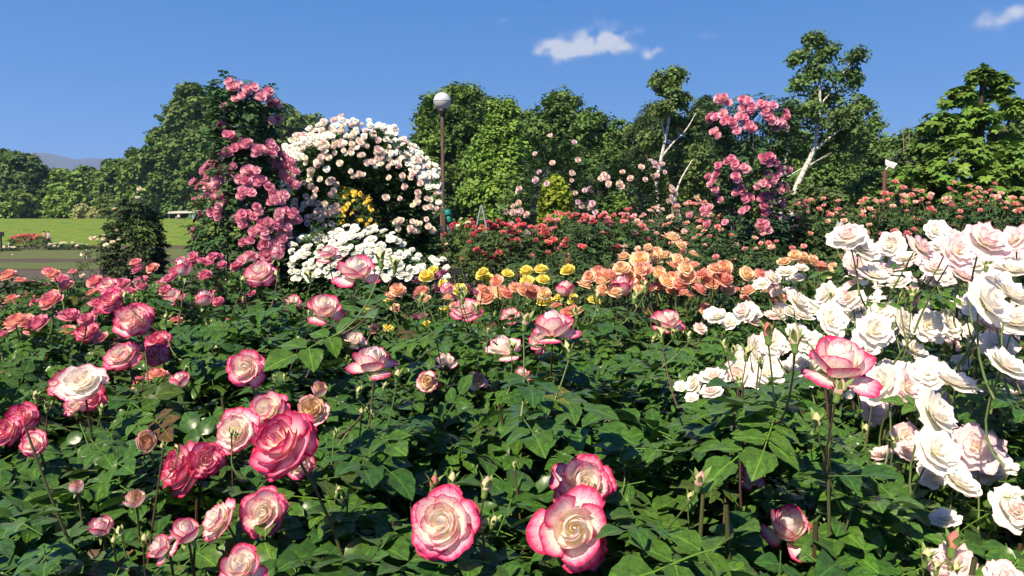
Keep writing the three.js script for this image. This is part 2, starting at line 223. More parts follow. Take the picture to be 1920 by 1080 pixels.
// each kind: layers [count, half angle, curve, petal options, material slot]
const LAYERS = {
  full: [
    [2, 1.5, [[.03, .25], [.10, .5], [.11, .8], [.03, .93]], { ruffle: .01, spiral: .035 }, 0], [3, 1.35, [[.05, .15], [.22, .4], [.26, .72], [.15, .96]], { ruffle: .015, spiral: .05 }, 0],
    [4, 1.1, [[.06, .1], [.34, .3], [.40, .7], [.32, .97]], { ruffle: .02, spiral: .06 }, 0], [5, .95, [[.07, .06], [.46, .2], [.55, .62], [.56, .94]], { ruffle: .03 }, 1],
    [5, .82, [[.08, .03], [.58, .1], [.68, .55], [.86, .82]], { ruffle: .04, curl: .06 }, 1], [5, .76, [[.08, 0], [.66, .0], [.84, .45], [1.12, .52]], { ruffle: .05, curl: .1 }, 2], [5, .62, [[.08, -.02], [.6, -.1], [.98, .25], [1.22, .06]], { ruffle: .05, curl: .14 }, 2]],
  open: [
    [3, 1.3, [[.03, .2], [.10, .4], [.14, .6], [.08, .72]], { ruffle: .03, spiral: .04 }, 0], [4, 1.1, [[.05, .12], [.22, .3], [.3, .55], [.24, .76]], { ruffle: .03 }, 0], [5, 1.0, [[.06, .08], [.36, .22], [.46, .5], [.44, .76]], { ruffle: .04 }, 0],
    [6, .8, [[.07, .05], [.5, .12], [.66, .4], [.72, .66]], { ruffle: .05 }, 1], [6, .74, [[.08, .02], [.6, .04], [.84, .3], [.98, .46]], { ruffle: .06, curl: .06 }, 1], [6, .7, [[.08, 0], [.62, -.06], [.98, .12], [1.16, .18]], { ruffle: .06, curl: .1 }, 2]],
  deep: [
    [3, 1.3, [[.03, .2], [.12, .45], [.16, .72], [.08, .86]], { ruffle: .03, spiral: .05 }, 1], [4, 1.1, [[.05, .12], [.26, .3], [.36, .65], [.3, .88]], { ruffle: .03 }, 1], [5, 1.0, [[.06, .08], [.42, .2], [.56, .6], [.56, .88]], { ruffle: .05 }, 1],
    [6, .8, [[.07, .04], [.58, .1], [.78, .5], [.86, .74]], { ruffle: .06, curl: .06 }, 2], [6, .72, [[.08, .0], [.68, -.02], [.98, .34], [1.08, .42]], { ruffle: .06, curl: .12 }, 2], [5, .7, [[.08, -.04], [.66, -.16], [1.06, .1], [1.1, .02]], { ruffle: .06, curl: .16 }, 3]],
  half: [
    [2, 1.5, [[.03, .3], [.12, .6], [.12, 1.0], [.03, 1.12]], { ruffle: .01, spiral: .04 }, 0], [3, 1.3, [[.05, .15], [.3, .4], [.32, .9], [.18, 1.14]], { ruffle: .015, spiral: .06 }, 0], [3, 1.2, [[.06, .08], [.46, .22], [.48, .8], [.36, 1.12]], { ruffle: .02, spiral: .07 }, 0],
    [4, 1.0, [[.07, .03], [.62, .1], [.62, .7], [.62, 1.0]], { ruffle: .03, spiral: .06 }, 1], [4, .8, [[.08, 0], [.7, .0], [.72, .6], [.98, .78]], { ruffle: .04, curl: .1 }, 2], [3, .66, [[.08, -.03], [.6, -.12], [.95, .2], [1.32, .06]], { ruffle: .05, curl: .16 }, 2]],
  cup: [
    [2, 1.5, [[.03, .3], [.12, .6], [.14, 1.0], [.05, 1.18]], { ruffle: .02, spiral: .04 }, 0], [3, 1.3, [[.05, .1], [.36, .3], [.36, .9], [.2, 1.2]], { ruffle: .02, spiral: .06 }, 0], [3, 1.25, [[.06, .04], [.54, .14], [.56, .8], [.34, 1.14]], { ruffle: .03, spiral: .06 }, 1], [4, 1.0, [[.07, 0], [.68, .04], [.66, .7], [.62, 1.02]], { ruffle: .05, curl: .06 }, 2]],
  flat: [
    [5, .95, [[.05, .06], [.14, .24], [.2, .38], [.24, .46]], { ruffle: .05, round: .2 }, 0], [6, .85, [[.06, .04], [.3, .16], [.46, .36], [.56, .46]], { ruffle: .07, round: .18 }, 0], [7, .8, [[.07, .02], [.46, .08], [.7, .28], [.84, .37]], { ruffle: .075, curl: .06, round: .16 }, 0], [7, .78, [[.08, 0], [.55, .0], [.9, .16], [1.1, .18]], { ruffle: .075, curl: .1, round: .16 }, 0]],
  flatter: [
    [5, 1.0, [[.05, .08], [.2, .3], [.28, .5], [.22, .62]], { ruffle: .05, round: .2 }, 1], [6, .9, [[.06, .05], [.36, .2], [.5, .44], [.56, .58]], { ruffle: .06, round: .18 }, 1], [6, .84, [[.07, .02], [.5, .08], [.74, .34], [.88, .44]], { ruffle: .07, curl: .08, round: .16 }, 0], [7, .78, [[.08, -.02], [.55, -.06], [.92, .12], [1.1, .06]], { ruffle: .07, curl: .14, round: .16 }, 0]],
  small: [[3, 1.3, [[.03, .2], [.14, .4], [.18, .66], [.08, .78]], { ruffle: .04 }, 1], [5, .9, [[.06, .08], [.38, .2], [.5, .5], [.5, .76]], { ruffle: .05 }, 1], [6, .72, [[.08, 0], [.62, .02], [.84, .38], [1.0, .52]], { ruffle: .06, curl: .08 }, 0], [5, .66, [[.08, -.03], [.6, -.1], [.98, .14], [1.08, .1]], { ruffle: .06, curl: .12 }, 0]],
};
const CALM = { full: 0.5, half: 0.5, cup: 0.6, open: 0.75, deep: 0.75 };
function rosePetals(kind, nu, nv, sd) {                             // [{geo, slot}]
  const st = seedState; seed(sd * 7919); const out = []; let turn = rnd() * 6;
  for (const [n, half, curve, o, slot] of LAYERS[kind]) { turn += 1.1; for (let i = 0; i < n; i++) { const k = rr(0.88, 1.1), c = curve.map(([r, z]) => [r * k, z * rr(0.97, 1.04)]); out.push({ geo: petalGeo(c, turn + (i + rr(-0.12, 0.12)) * Math.PI * 2 / n, half * rr(0.92, 1.1), nu, nv, { ...o, ruffle: o.ruffle * (CALM[kind] ?? 1) }), slot }); } }
  seedState = st; return out;
}
function lathe(pts, n) { return new THREE.LatheGeometry(pts.map(([r, y]) => new THREE.Vector2(r, y)), n); }
function sepals(n, L, W, rise, base = 0.1, sd = 3) { const st = seedState; seed(sd); const out = { pos: [], idx: [], uv: [] }, list = []; for (let i = 0; i < n; i++) { const o = { pos: [], idx: [], uv: [] }; leafletInto(o, V(0, 0, 0), 0, L * rr(0.85, 1.15), W, 4, 0.5, rr(0.2, 0.6), 0, 0); const g = geoOf(o.pos, o.idx, o.uv); g.rotateX(-rise + rr(-0.2, 0.2)); g.translate(0, 0, base); g.rotateY(i * Math.PI * 2 / n); list.push(g); } seedState = st; return list; }
const calyxGeo = merge([lathe([[0.001, -.42], [.05, -.4], [.13, -.3], [.16, -.2], [.13, -.08], [.06, 0.0]], 9), ...sepals(5, .62, .13, -0.35, .08, 5)].map((g) => g.index ? g : g));
// bloom kits: lists of petal geometries built once and shared by every rose of that kind
const kits = {}; let kitSeed = 1;
for (const k of ['full', 'open', 'deep', 'half', 'cup']) kits[k] = [1, 2, 3, 4].map(() => rosePetals(k, 8, 8, kitSeed++));
kits.flat = [rosePetals('flat', 8, 5, 31), rosePetals('flat', 8, 5, 32), rosePetals('flat', 8, 5, 35)]; kits.flatter = [rosePetals('flatter', 8, 5, 33), rosePetals('flatter', 8, 5, 34)];
const stamenGeo = (() => { const st = seedState; seed(9); const l = []; for (let i = 0; i < 16; i++) { const a = rnd() * 6.3, r = rr(0.02, 0.13), g = new THREE.ConeGeometry(0.014, 0.24, 3); g.translate(0, 0.12, 0); g.rotateZ(-r * 2.6); g.rotateY(a); g.translate(0, 0.05, 0); l.push(g); } seedState = st; return merge(l); })();
const stamenMat = PHYS({ color: lin(0.72, 0.45, 0.06) });
const whole = (kind, nu, nv, sd, slots) => merge(rosePetals(kind, nu, nv, sd).filter((p) => !slots || slots.includes(p.slot)).map((p) => p.geo));
const midBlooms = { double: [whole('open', 5, 5, 41), whole('deep', 5, 5, 42), whole('full', 5, 4, 43)], ball: [whole('small', 4, 4, 44), whole('deep', 4, 4, 45), whole('small', 4, 4, 46)], cup: [whole('cup', 4, 4, 47)], single: [whole('flat', 4, 3, 48), whole('flatter', 4, 3, 49)] };
const farBlooms = [whole('small', 3, 2, 51), whole('small', 3, 2, 52), whole('deep', 3, 2, 53)];
for (const g of [...farBlooms]) { const p = g.attributes.position, c = new Float32Array(p.count * 3).fill(1); g.setAttribute('color', new THREE.BufferAttribute(c, 3)); }
const quatTo = (dir, spin) => new THREE.Quaternion().setFromUnitVectors(UP, dir.clone().normalize()).multiply(new THREE.Quaternion().setFromAxisAngle(UP, spin));
function rose(parent, name, kit, mats, pos, dir, size, label) {     // a near rose: every petal a piece of its own; size is the width of the bloom in metres
  const g = new THREE.Group(); g.name = name; g.position.copy(pos); g.quaternion.copy(quatTo(dir, rnd() * 6.28)); g.scale.set(size / 2.15 * rr(0.9, 1.1), size / 2.15 * rr(0.85, 1.15), size / 2.15 * rr(0.9, 1.1)); if (label) g.userData.label = label;
  for (const p of kit) mesh('petal', p.geo, mats[Math.min(p.slot, mats.length - 1)], g);
  mesh('calyx', calyxGeo, sepalMat, g, V(0, 0.04, 0)); parent.add(g); return g;
}
const budBody = lathe([[.001, -.55], [.10, -.52], [.17, -.42], [.16, -.28], [.2, -.1], [.27, .15], [.26, .4], [.17, .62], [.08, .76], [.002, .84]], 10);
const budTips = [petalMat(petalTex(hx(0xf0cfa0), hx(0xe79a90), hx(0xd95a6a), { seedN: 21 })), petalMat(petalTex(hx(0xd8d890), hx(0xd9c68c), hx(0xe0a08c), { seedN: 22 })), petalMat(petalTex(hx(0xe37a68), hx(0xd9525c), hx(0xc03040), { seedN: 23 }))];
const budSepals = sepals(5, .98, .17, 1.32, .2, 6), budBase = lathe([[.001, -.6], [.10, -.57], [.185, -.45], [.175, -.28], [.215, -.1], [.25, .04]], 10);
function bud(parent, pos, dir, size, tip) { const g = new THREE.Group(); g.name = 'rose_bud'; g.position.copy(pos); g.quaternion.copy(quatTo(dir, rnd() * 6)); g.scale.setScalar(size / 1.4); mesh('bud_petals', budBody, budTips[tip], g); mesh('hip', budBase, sepalMat, g); for (const s of budSepals) mesh('sepal', s, sepalMat, g, V(0, -0.08, 0)); parent.add(g); return g; }

// ------------------------------------------------------------------ bushes
// height of a bush's leafy surface above its own ground at (dx, dz) from its middle, as a share r of the radius
const bushTop = (b, x, z) => { const r = Math.hypot((x - b.x) / b.rx, (z - b.z) / b.rz); return r > 1.12 ? -1 : b.h * (1 - 0.30 * r ** 3) + 0.15 * b.h * fbm(x * 2.6, b.h, z * 2.6, 3); };
function leafSpots(b, n, size) {
  const list = [];
  for (let i = 0; i < n; i++) {
    const side = rnd() < (b.sides ?? 0.3), r = side ? rr(0.82, 1.08) : Math.sqrt(rnd()) * 1.02, a = rnd() * Math.PI * 2, x = b.x + Math.cos(a) * r * b.rx, z = b.z + Math.sin(a) * r * b.rz, top = bushTop(b, x, z);
    let y = side ? rr(0.10, 0.98) * top : top - Math.min(-Math.log(1 - rnd() * 0.98) * 0.17, 0.6) * Math.min(1, b.h); if (y < 0.06) continue;
    const o = V(Math.cos(a + rr(-1.3, 1.3)), 0, Math.sin(a + rr(-1.3, 1.3))), dir = o.clone().add(V(0, rr(-0.5, 0.25), 0)), nrm = V(rr(-0.85, 0.7), 1, rr(-0.65, 0.85)).addScaledVector(o, side ? 0.5 : 0.15);
    list.push({ p: V(x, y + (b.y0 ?? 0), z), q: basisQuat(dir, nrm), s: size * rr(0.7, 1.25), depth: top - y, c: [1, 1, 1] });
  }
  return list;
}
const nearBushes = [], freeBlooms = [];
function free(p, r) { const d = p.clone().sub(camera.position), L = d.length(); freeBlooms.push({ dir: d.divideScalar(L), L, r }); }
function bush(name, label, b, group) { const t = thing(name, label, 'rose bush', [b.x, b.y0 ?? 0, b.z], group); return Object.assign(b, { t, org: V(b.x, b.y0 ?? 0, b.z), blooms: 0 }); }
function stemTo(b, pos, dir, thick = 0.0035, mat = caneMat, len = 0.34) {   // the stalk that carries a bloom down into its bush
  if (b.near && pos.z < -1.9) len *= 0.72;
  const foot = V(lerp(pos.x, b.x, 0.25) + rr(-0.05, 0.05), pos.y - len * rr(0.85, 1.15), lerp(pos.z, b.z, 0.25) + rr(-0.05, 0.05));
  const pts = curvePts(pos, foot, V(0, 0, 0).addScaledVector(dir, -len * 0.3).add(V(rr(-0.02, 0.02), 0, rr(-0.02, 0.02))), 5).map((p) => p.sub(b.org));
  if (b.near) for (let i = 1; i < 6; i++) { if (rnd() > (i < 2 ? 0.25 : 0.85)) continue; const a = rnd() * 6.283, o = V(Math.cos(a), 0, Math.sin(a)); b.extra.push({ p: pts[i].clone().add(b.org), q: basisQuat(o.clone().add(V(0, rr(-0.25, 0.35), 0)), V(rr(-.45, .45), 1, rr(-.45, .45))), s: b.leafSize * rr(0.7, 1.15) * (i < 3 ? 0.8 : 1), depth: 0.2, c: [1, 1, 1], stem: true }); }
  return mesh('stem', tube(pts, pts.map((_, i) => thick * (0.8 + 0.12 * i)), 5), mat, b.t);
}
function canes(b, n, thick = 0.008) {
  for (let i = 0; i < n; i++) { const a = i * 2.4 + rnd(), r = rr(0.3, 0.85), tip = V(Math.cos(a) * b.rx * r, b.h * rr(0.75, 0.97), Math.sin(a) * b.rz * r), foot = V(Math.cos(a) * 0.08, -0.02, Math.sin(a) * 0.08); const pts = curvePts(foot, tip, V(Math.cos(a) * 0.02 + rr(-.08, .08), b.h * 0.1, Math.sin(a) * 0.02 + rr(-.08, .08)), 6); mesh('cane', tube(pts, pts.map((_, k) => thick * (1.3 - 0.13 * k)), 6), rnd() < 0.5 ? caneMat : caneDark, b.t); }
}
function nearFoliage(b, n, size, mats, limit = 300) { b.near = true; b.extra = []; b.leafSize = size; nearBushes.push({ b, mats, limit, list: leafSpots(b, n, size).filter((e) => !(e.p.distanceTo(camera.position) < 0.8)) }); }
function commitNearFoliage() {                                      // the leaves that show largest become pieces; the ones hidden below them stay one mass
  const cell = 8, gw = 240, gh = 135, zb = new Float32Array(gw * gh).fill(1e9), id = new Int32Array(gw * gh).fill(-1), all = [];
  const fwd = V(0, -sinP, -cosP), upv = V(0, cosP, -sinP), d = V(0, 0, 0);
  const blocks = (e) => {                                           // leaves do not grow across the face of a bloom that stands free in the photograph
    const c = V(0, 0, 1).applyQuaternion(e.q).multiplyScalar(e.s * 0.5).add(e.p).sub(camera.position), L = c.length(); c.divideScalar(L);
    for (const f of freeBlooms) { const dl = L - f.L; if (dl > 0.03 || (e.stem && dl < -0.32)) continue; const dot = c.dot(f.dir); if (dot > 0.9 && Math.acos(Math.min(1, dot)) < (f.r * 0.9 + e.s * 0.34 * f.L / L) / f.L) return true; } return false;
  };
  nearBushes.forEach((nb) => { nb.list = [...nb.list, ...nb.b.extra].filter((e) => !(blocks(e))); });
  nearBushes.forEach((nb) => nb.list.forEach((e) => { e.seen = 0; e.nb = nb; all.push(e); }));
  all.forEach((e, k) => {
    d.copy(V(0, 0, 1).applyQuaternion(e.q)).multiplyScalar(e.s * 0.55).add(e.p).sub(camera.position); const z = d.dot(fwd); if (z < 0.3) return;
    const px = 960 + F * d.x / z, py = 540 - F * d.dot(upv) / z, r = F * e.s * 0.26 / z; if (px < -r || py < -r || px > 1920 + r || py > 1080 + r) return;
    for (let y = Math.max(0, Math.floor((py - r) / cell)); y <= Math.min(gh - 1, (py + r) / cell); y++) for (let x = Math.max(0, Math.floor((px - r) / cell)); x <= Math.min(gw - 1, (px + r) / cell); x++) { if ((x * cell + 4 - px) ** 2 + (y * cell + 4 - py) ** 2 > r * r) continue; const i = y * gw + x; if (z < zb[i]) { zb[i] = z; id[i] = k; } }
  });
  for (const k of id) if (k >= 0) all[k].seen++;
  let kept = 0;
  for (const nb of nearBushes) {
    const sorted = nb.list.filter((e) => e.seen > 0).sort((a, b) => b.seen - a.seen).slice(0, nb.limit), set = new Set(sorted); kept += sorted.length;
    sorted.forEach((e) => mesh('leaf', nearLeafGeos[ri(nearLeafGeos.length)], rnd() < (nb.b.young ?? 0.05) && e.depth < 0.08 ? [youngLeaf, youngLeaf, bronzeLeaf][ri(3)] : rnd() < 0.004 ? yellowLeaf : nb.mats[ri(nb.mats.length)], nb.b.t, e.p.clone().sub(nb.b.org), e.q, e.s));
    const rest = nb.list.filter((e) => !set.has(e)).map((e) => ({ ...e, p: e.p.clone().sub(nb.b.org) }));
    const halves = [[], [], []]; rest.forEach((e, i) => { const k = rr(0.75, 1.3); e.c = [k * rr(0.9, 1.2), k, k * rr(0.85, 1.05)]; halves[i % 3].push(e); });
    halves.forEach((h, i) => scatter('foliage', nearLeafGeos[i], nb.mats[0], h, nb.b.t, true));
  }
  console.log('near leaves', kept);
}
function massFoliage(b, n, size, col, vary = 0.25) {
  const lists = [[], []]; leafSpots(b, n, size).forEach((e, i) => { const k = 1 + rr(-vary, vary); lists[i % 2].push({ ...e, p: e.p.sub(b.org), c: [col[0] * k * rr(0.85, 1.25), col[1] * k, col[2] * k * rr(0.8, 1.1)] }); });
  lists.forEach((l, i) => scatter('foliage', midLeafGeos[i], farLeaf, l, b.t, true));
}
// random blooms over a bush, on the side that looks to the camera; mats are drawn at random
function sprinkle(b, n, geos, mats, size, o = {}) {
  const { name = 'rose_bloom', rise = [0.0, 0.12], thick = 0.003, back = 0.4, cluster = 0, stems = true, only } = o; let made = 0;
  for (let guard = 0; made < n && guard < n * 40; guard++) {
    const r = Math.sqrt(rnd()) * 1.0, a = rnd() * Math.PI * 2, x = b.x + Math.cos(a) * r * b.rx, z = b.z + Math.sin(a) * r * b.rz; if ((z - b.z) / b.rz < -back) continue; if (only && !only(x, z)) continue;
    const top = bushTop(b, x, z); if (top < 0) continue;
    const side = Math.sin(a) > 0.3 && r > 0.7 && rnd() < (o.low ?? 0.35), y = side ? top * rr(0.55, 0.95) : top + rr(...rise), k = cluster ? 1 + ri(cluster) : 1;
    for (let c = 0; c < k && made < n; c++) {
      const s = size * rr(0.78, 1.18), pos = V(x + (c ? rr(-1, 1) * size : 0), y + (c ? rr(-0.4, 0.5) * size : 0) + (b.y0 ?? 0), z + (c ? rr(-0.8, 0.8) * size : 0) + (side ? 0.05 : 0)), dir = V(rr(-0.6, 0.5), side ? 0.7 : 1.1, rr(-0.1, 0.9) + (side ? 0.5 : 0)).normalize();
      mesh(name, geos[ri(geos.length)], mats[ri(mats.length)], b.t, pos.clone().sub(b.org), quatTo(dir, rnd() * 6), s / 2.15); if (stems && (!c || rnd() < 0.3)) stemTo(b, pos, dir, thick, rnd() < 0.5 ? caneMat : caneGreen, 0.25); made++;
    }
  }
}

// ------------------------------------------------------------------ ground, lawn, path, mountains
const groundH = (x, z) => { const d = -z; return d < 80 ? 0 : d < 116 ? 4.2 * sstep(74, 122, d) : lerp(4.2 * sstep(74, 122, 116), 3.0, sstep(114, 134, d)); };
function sheet(x0, x1, zs, nx, lift, wobble = 0, uvScale = 1) {
  const pos = [], uv = [], idx = [];
  for (let j = 0; j < zs.length; j++) for (let i = 0; i <= nx; i++) { const x = lerp(x0, x1, i / nx), edge = j === 0 || j === zs.length - 1, z = zs[j] + (edge ? wobble * noise3(x * 0.6, zs[j], 2) : 0); pos.push(x, groundH(x, z) + lift, z); uv.push(x * uvScale, z * uvScale); }
  for (let j = 0; j < zs.length - 1; j++) for (let i = 0; i < nx; i++) { const a = j * (nx + 1) + i, b = a + nx + 1; idx.push(a, a + 1, b, b, a + 1, b + 1); }
  return geoOf(pos, idx, uv);
}
const range = (a, b, n) => Array.from({ length: n + 1 }, (_, i) => lerp(a, b, i / n));
const wrapN = (u, v, f, k) => { const a = u * Math.PI * 2, b = v * Math.PI * 2, r = f / 6.28; return noise3(Math.cos(a) * r + 9, Math.sin(a) * r + Math.cos(b) * r + 5, Math.sin(b) * r + k); };
const soilTex = texture(256, 256, (u, v) => { const n = 0.7 + 0.22 * wrapN(u, v, 24, 1) + 0.16 * wrapN(u, v, 90, 3) + 0.1 * (hash3(u * 255 | 0, v * 255 | 0, 5) - 0.5); return [n, n * 0.95, n * 0.9]; });
const grassTex = texture(256, 256, (u, v) => { const n = 0.78 + 0.15 * wrapN(u, v, 30, 7) + 0.12 * wrapN(u, v, 110, 2) + 0.12 * (hash3(u * 255 | 0, v * 255 | 0, 8) - 0.5), m = 0.12 * wrapN(u, v, 9, 4); return [n + m, n, n - m * 0.5]; });
const rep = (t, r) => { const c = t.clone(); c.repeat.set(r, r); c.needsUpdate = true; return c; };
structure('ground', sheet(-400, 400, [6, 2, 0, -2, -5, -10, -20, -40, -60, ...range(-74, -140, 26), -200, -400, -900], 8, 0, 0), PHYS({ color: lin(0.15, 0.115, 0.085), map: rep(soilTex, 0.9) }));
structure('lawn', sheet(-120, 40, range(-78, -126, 26), 60, 0.02, 0.8), PHYS({ color: lin(0.19, 0.31, 0.018), map: rep(grassTex, 0.12) }));
structure('grass_strip', sheet(-60, -6, [-33, -36, -40], 40, 0.012, 0.6), PHYS({ color: lin(0.135, 0.185, 0.035), map: rep(grassTex, 0.5) }));
structure('grass_strip_001', sheet(-70, -10, [-45, -50, -56, -64, -75], 40, 0.012, 0.8), PHYS({ color: lin(0.15, 0.19, 0.04), map: rep(grassTex, 0.4) }));
structure('gravel_path', sheet(-60, -3, [-19, -23, -27, -31], 30, 0.008, 0.3), PHYS({ color: lin(0.17, 0.145, 0.12), map: rep(soilTex, 1.7) }));
{
  const pos = [], idx = [], nx = 90, nz = 16, hgt = (x) => 238 * Math.exp(-(((x + 1600) / 240) ** 2)) + 120 * Math.exp(-(((x + 1230) / 300) ** 2)) + 60 * Math.exp(-(((x + 2250) / 420) ** 2)) + 60 * Math.exp(-(((x + 500) / 700) ** 2)) + 60 * Math.exp(-(((x - 900) / 900) ** 2));
  for (let j = 0; j <= nz; j++) for (let i = 0; i <= nx; i++) { const x = lerp(-3200, 2400, i / nx), t = j / nz, y = hgt(x + 60 * noise3(x * 0.004, t * 3, 1)) * sstep(0, 1, Math.sin(Math.PI * t)) * (1 + 0.05 * noise3(x * 0.01, t * 8, 3)); pos.push(x, y - 1, -2000 - 1200 * t); }
  for (let j = 0; j < nz; j++) for (let i = 0; i < nx; i++) { const a = j * (nx + 1) + i, b = a + nx + 1; idx.push(a, a + 1, b, b, a + 1, b + 1); }
  structure('mountain', geoOf(pos, idx), PHYS({ color: lin(0.055, 0.065, 0.05) }));
}

// ------------------------------------------------------------------ trees
const sprayMid = leafSpray(10, 2, 0.34, 0.10, 0.5, 1), sprayFine = leafSpray(14, 2, 0.22, 0.07, 0.5, 2), sprayFar = leafSpray(9, 2, 0.62, 0.22, 0.8, 3), sprayBirch = leafSpray(9, 2, 0.13, 0.05, 0.34, 4), needleSpray = leafSpray(16, 2, 0.36, 0.035, 0.42, 5);
const bigLeafSpray = (() => { const st = seedState; seed(55); const o = { pos: [], idx: [], uv: [] }; for (let i = 0; i < 8; i++) leafletInto(o, V(0, rr(-0.03, 0.03), 0), i * 0.785 + rr(-0.2, 0.2), rr(0.19, 0.27), rr(0.055, 0.075), 3, rr(0, 0.3), rr(0.1, 0.5), rr(-0.3, 0.3), 0); seedState = st; return geoOf(o.pos, o.idx, o.uv); })();
function crown(t, lobes, n, geo, size, col, o = {}) {               // lobes: [x, y, z, rx, ry, rz] about the tree's base
  const { vary = 0.22, inner = 0.55, under = -0.5, flat = 0.5, gap = -0.15, gapSize = 1.6 } = o, area = lobes.map((l) => l[3] * l[4] + l[3] * l[5]), sum = area.reduce((a, b) => a + b), list = [], dir = V(0, 0, 0);
  lobes.forEach((l, li) => {
    const cnt = Math.round(n * area[li] / sum), tone = 1 + rr(-vary, vary) * 0.7, ox = rr(0, 50);
    for (let i = 0; i < cnt; i++) {
      do dir.set(rr(-1, 1), rr(-1, 1), rr(-1, 1)); while (dir.lengthSq() > 1 || dir.lengthSq() < 0.01); dir.normalize(); if (dir.y < under) dir.y = -dir.y;
      const bump = 1 + 0.42 * fbm(dir.x * 2.2 + ox, dir.y * 2.2, dir.z * 2.2, 2), k = lerp(inner, 1, Math.sqrt(rnd())) * bump * (rnd() < 0.1 ? rr(1.05, 1.3) : 1), X = l[0] + dir.x * l[3] * k, Y = l[1] + dir.y * l[4] * k, Z = l[2] + dir.z * l[5] * k;
      if (noise3(X / gapSize + 7, Y / gapSize, Z / gapSize + 3) < gap && rnd() < 0.85) continue;
      const nrm = V(dir.x * 0.7 + rr(-0.5, 0.5), dir.y * 0.7 + flat + rr(-0.3, 0.3), dir.z * 0.7 + rr(-0.5, 0.5)), tint = tone * (1 + rr(-vary, vary));
      list.push({ p: V(X, Y, Z), q: basisQuat(V(rr(-1, 1), rr(-0.4, 0.2), rr(-1, 1)), nrm), s: size * rr(0.7, 1.3), c: [col[0] * tint * rr(0.88, 1.2), col[1] * tint, col[2] * tint * rr(0.85, 1.1)] });
    }
  });
  return scatter('crown', geo, farLeaf, list, t, true);
}
function trunkAndLimbs(t, h, r, lobes, mat = bark, count = 7) {
  const sway = V(rr(-0.3, 0.3), 0, rr(-0.3, 0.3)), top = V(sway.x, h * 0.8, sway.z), pts = curvePts(V(0, -0.05, 0), top, V(rr(-0.4, 0.4), 0, rr(-0.3, 0.3)), 7);
  mesh('trunk', tube(pts, pts.map((_, i) => r * (1 - 0.115 * i)), 8), mat, t);
  for (const l of [...lobes].sort((a, b) => b[3] - a[3]).slice(0, count)) { const from = pts[2 + ri(4)].clone(), to = V(l[0], l[1], l[2]); if (to.y < from.y) from.copy(pts[1]); const p = curvePts(from, to, V(0, 0.08 * h, 0), 5); mesh('limb', tube(p, p.map((_, i) => r * 0.42 * (1 - 0.15 * i)), 5), mat, t); }
}
function envelope(shape, h, w, n, bottom = 0.12) {                  // lobes that fill a crown of height h and half width w
  const out = [];
  for (let i = 0; i < n; i++) {
    const f = (i + rnd()) / n, y = lerp(bottom, 0.93, f), prof = shape === 'cone' ? Math.max(0.1, 1.02 - y) * 1.1 : shape === 'tall' ? Math.pow(Math.sin(Math.PI * clamp(y * 0.93 + 0.04, 0, 1)), 0.6) : Math.pow(Math.sin(Math.PI * clamp(0.16 + y * 0.8, 0, 1)), 0.75);
    const a = i * 2.4 + rr(-0.4, 0.4), q = rr(0.35, 0.8) * prof, r = w * rr(0.3, 0.46) * (0.45 + 0.55 * prof);
    out.push([Math.cos(a) * q * w, y * h, Math.sin(a) * q * w, r, r * (shape === 'cone' ? 0.6 : 0.8), r]);
  }
  out.push([0, h * 0.93, 0, w * 0.25, h * 0.07, w * 0.25], [0, h * 0.5, 0, w * 0.55, h * 0.36, w * 0.55]); return out;
}
function tree(name, label, px, topPy, d, half, shape, n, geo, size, col, group, o = {}) {
  const x = at(px, HORIZON, d).x, z = -d, y0 = groundH(x, z), h = at(px, topPy, d).y - y0, w = half / F * d * (o.widen ?? 1.15);
  const t = thing(name, label, o.category ?? 'tree', [x, y0, z], group), lobes = envelope(shape, h, w, o.lobes ?? 18, o.bottom ?? 0.12);
  trunkAndLimbs(t, h, o.trunk ?? h * 0.022, lobes, bark, o.limbs ?? 6); crown(t, lobes, Math.round(n * 1.7), geo, size, col.map((c, i) => c * [2.2, 2.05, 1.6][i]), o); return t;
}
seed(100);
const FARG = 'trees along the far edge of the lawn', MIDG = 'trees of the wood behind the rose beds';
for (const [px, top, d, half, shape, n, col, label] of [
  [372, 160, 132, 66, 'round', 3600, [.050, .095, .024], 'tallest dark green tree behind the pink rose pillar, past the lawn'],
  [436, 178, 140, 46, 'round', 1700, [.050, .098, .026], 'dark tree crown mostly hidden behind top of pink rose pillar'],
  [312, 240, 130, 44, 'round', 2000, [.052, .10, .026], 'green tree leaning against the tallest tree on its lawn side'],
  [268, 284, 128, 44, 'round', 1900, [.062, .115, .028], 'mid green rounded tree above the white roofed shelter'],
  [222, 300, 136, 40, 'round', 1600, [.050, .098, .026], 'green tree whose crown meets the mountain slope'],
  [176, 316, 142, 36, 'round', 1300, [.046, .09, .026], 'small dark tree straight below the mountain top'],
  [132, 322, 133, 34, 'tall', 1300, [.085, .15, .036], 'light green slender tree below the bare mountain'],
  [96, 330, 145, 36, 'round', 1200, [.044, .088, .026], 'shaded low tree between mountain and far dark tree'],
  [36, 289, 132, 64, 'round', 3000, [.038, .075, .022], 'broad dark tree at the picture\'s far edge above lawn'],
  [-40, 296, 138, 56, 'round', 1600, [.04, .08, .022], 'dark tree cut off by the picture edge above lawn'],
  [545, 196, 138, 50, 'round', 1700, [.048, .092, .026], 'tree crown seen in the gap between rose pillar and arch'],
  [598, 212, 142, 44, 'round', 1400, [.055, .10, .028], 'tree crown rising just over the top of white rose arch'],
  [488, 190, 146, 44, 'round', 1200, [.044, .088, .024], 'tree crown hidden behind upper part of pink pillar'],
]) tree('lawn_edge_tree', label, px, top, d, half, shape, n, sprayFar, 1.35, col, FARG, { bottom: 0.05, lobes: 28, gapSize: 2.6 });
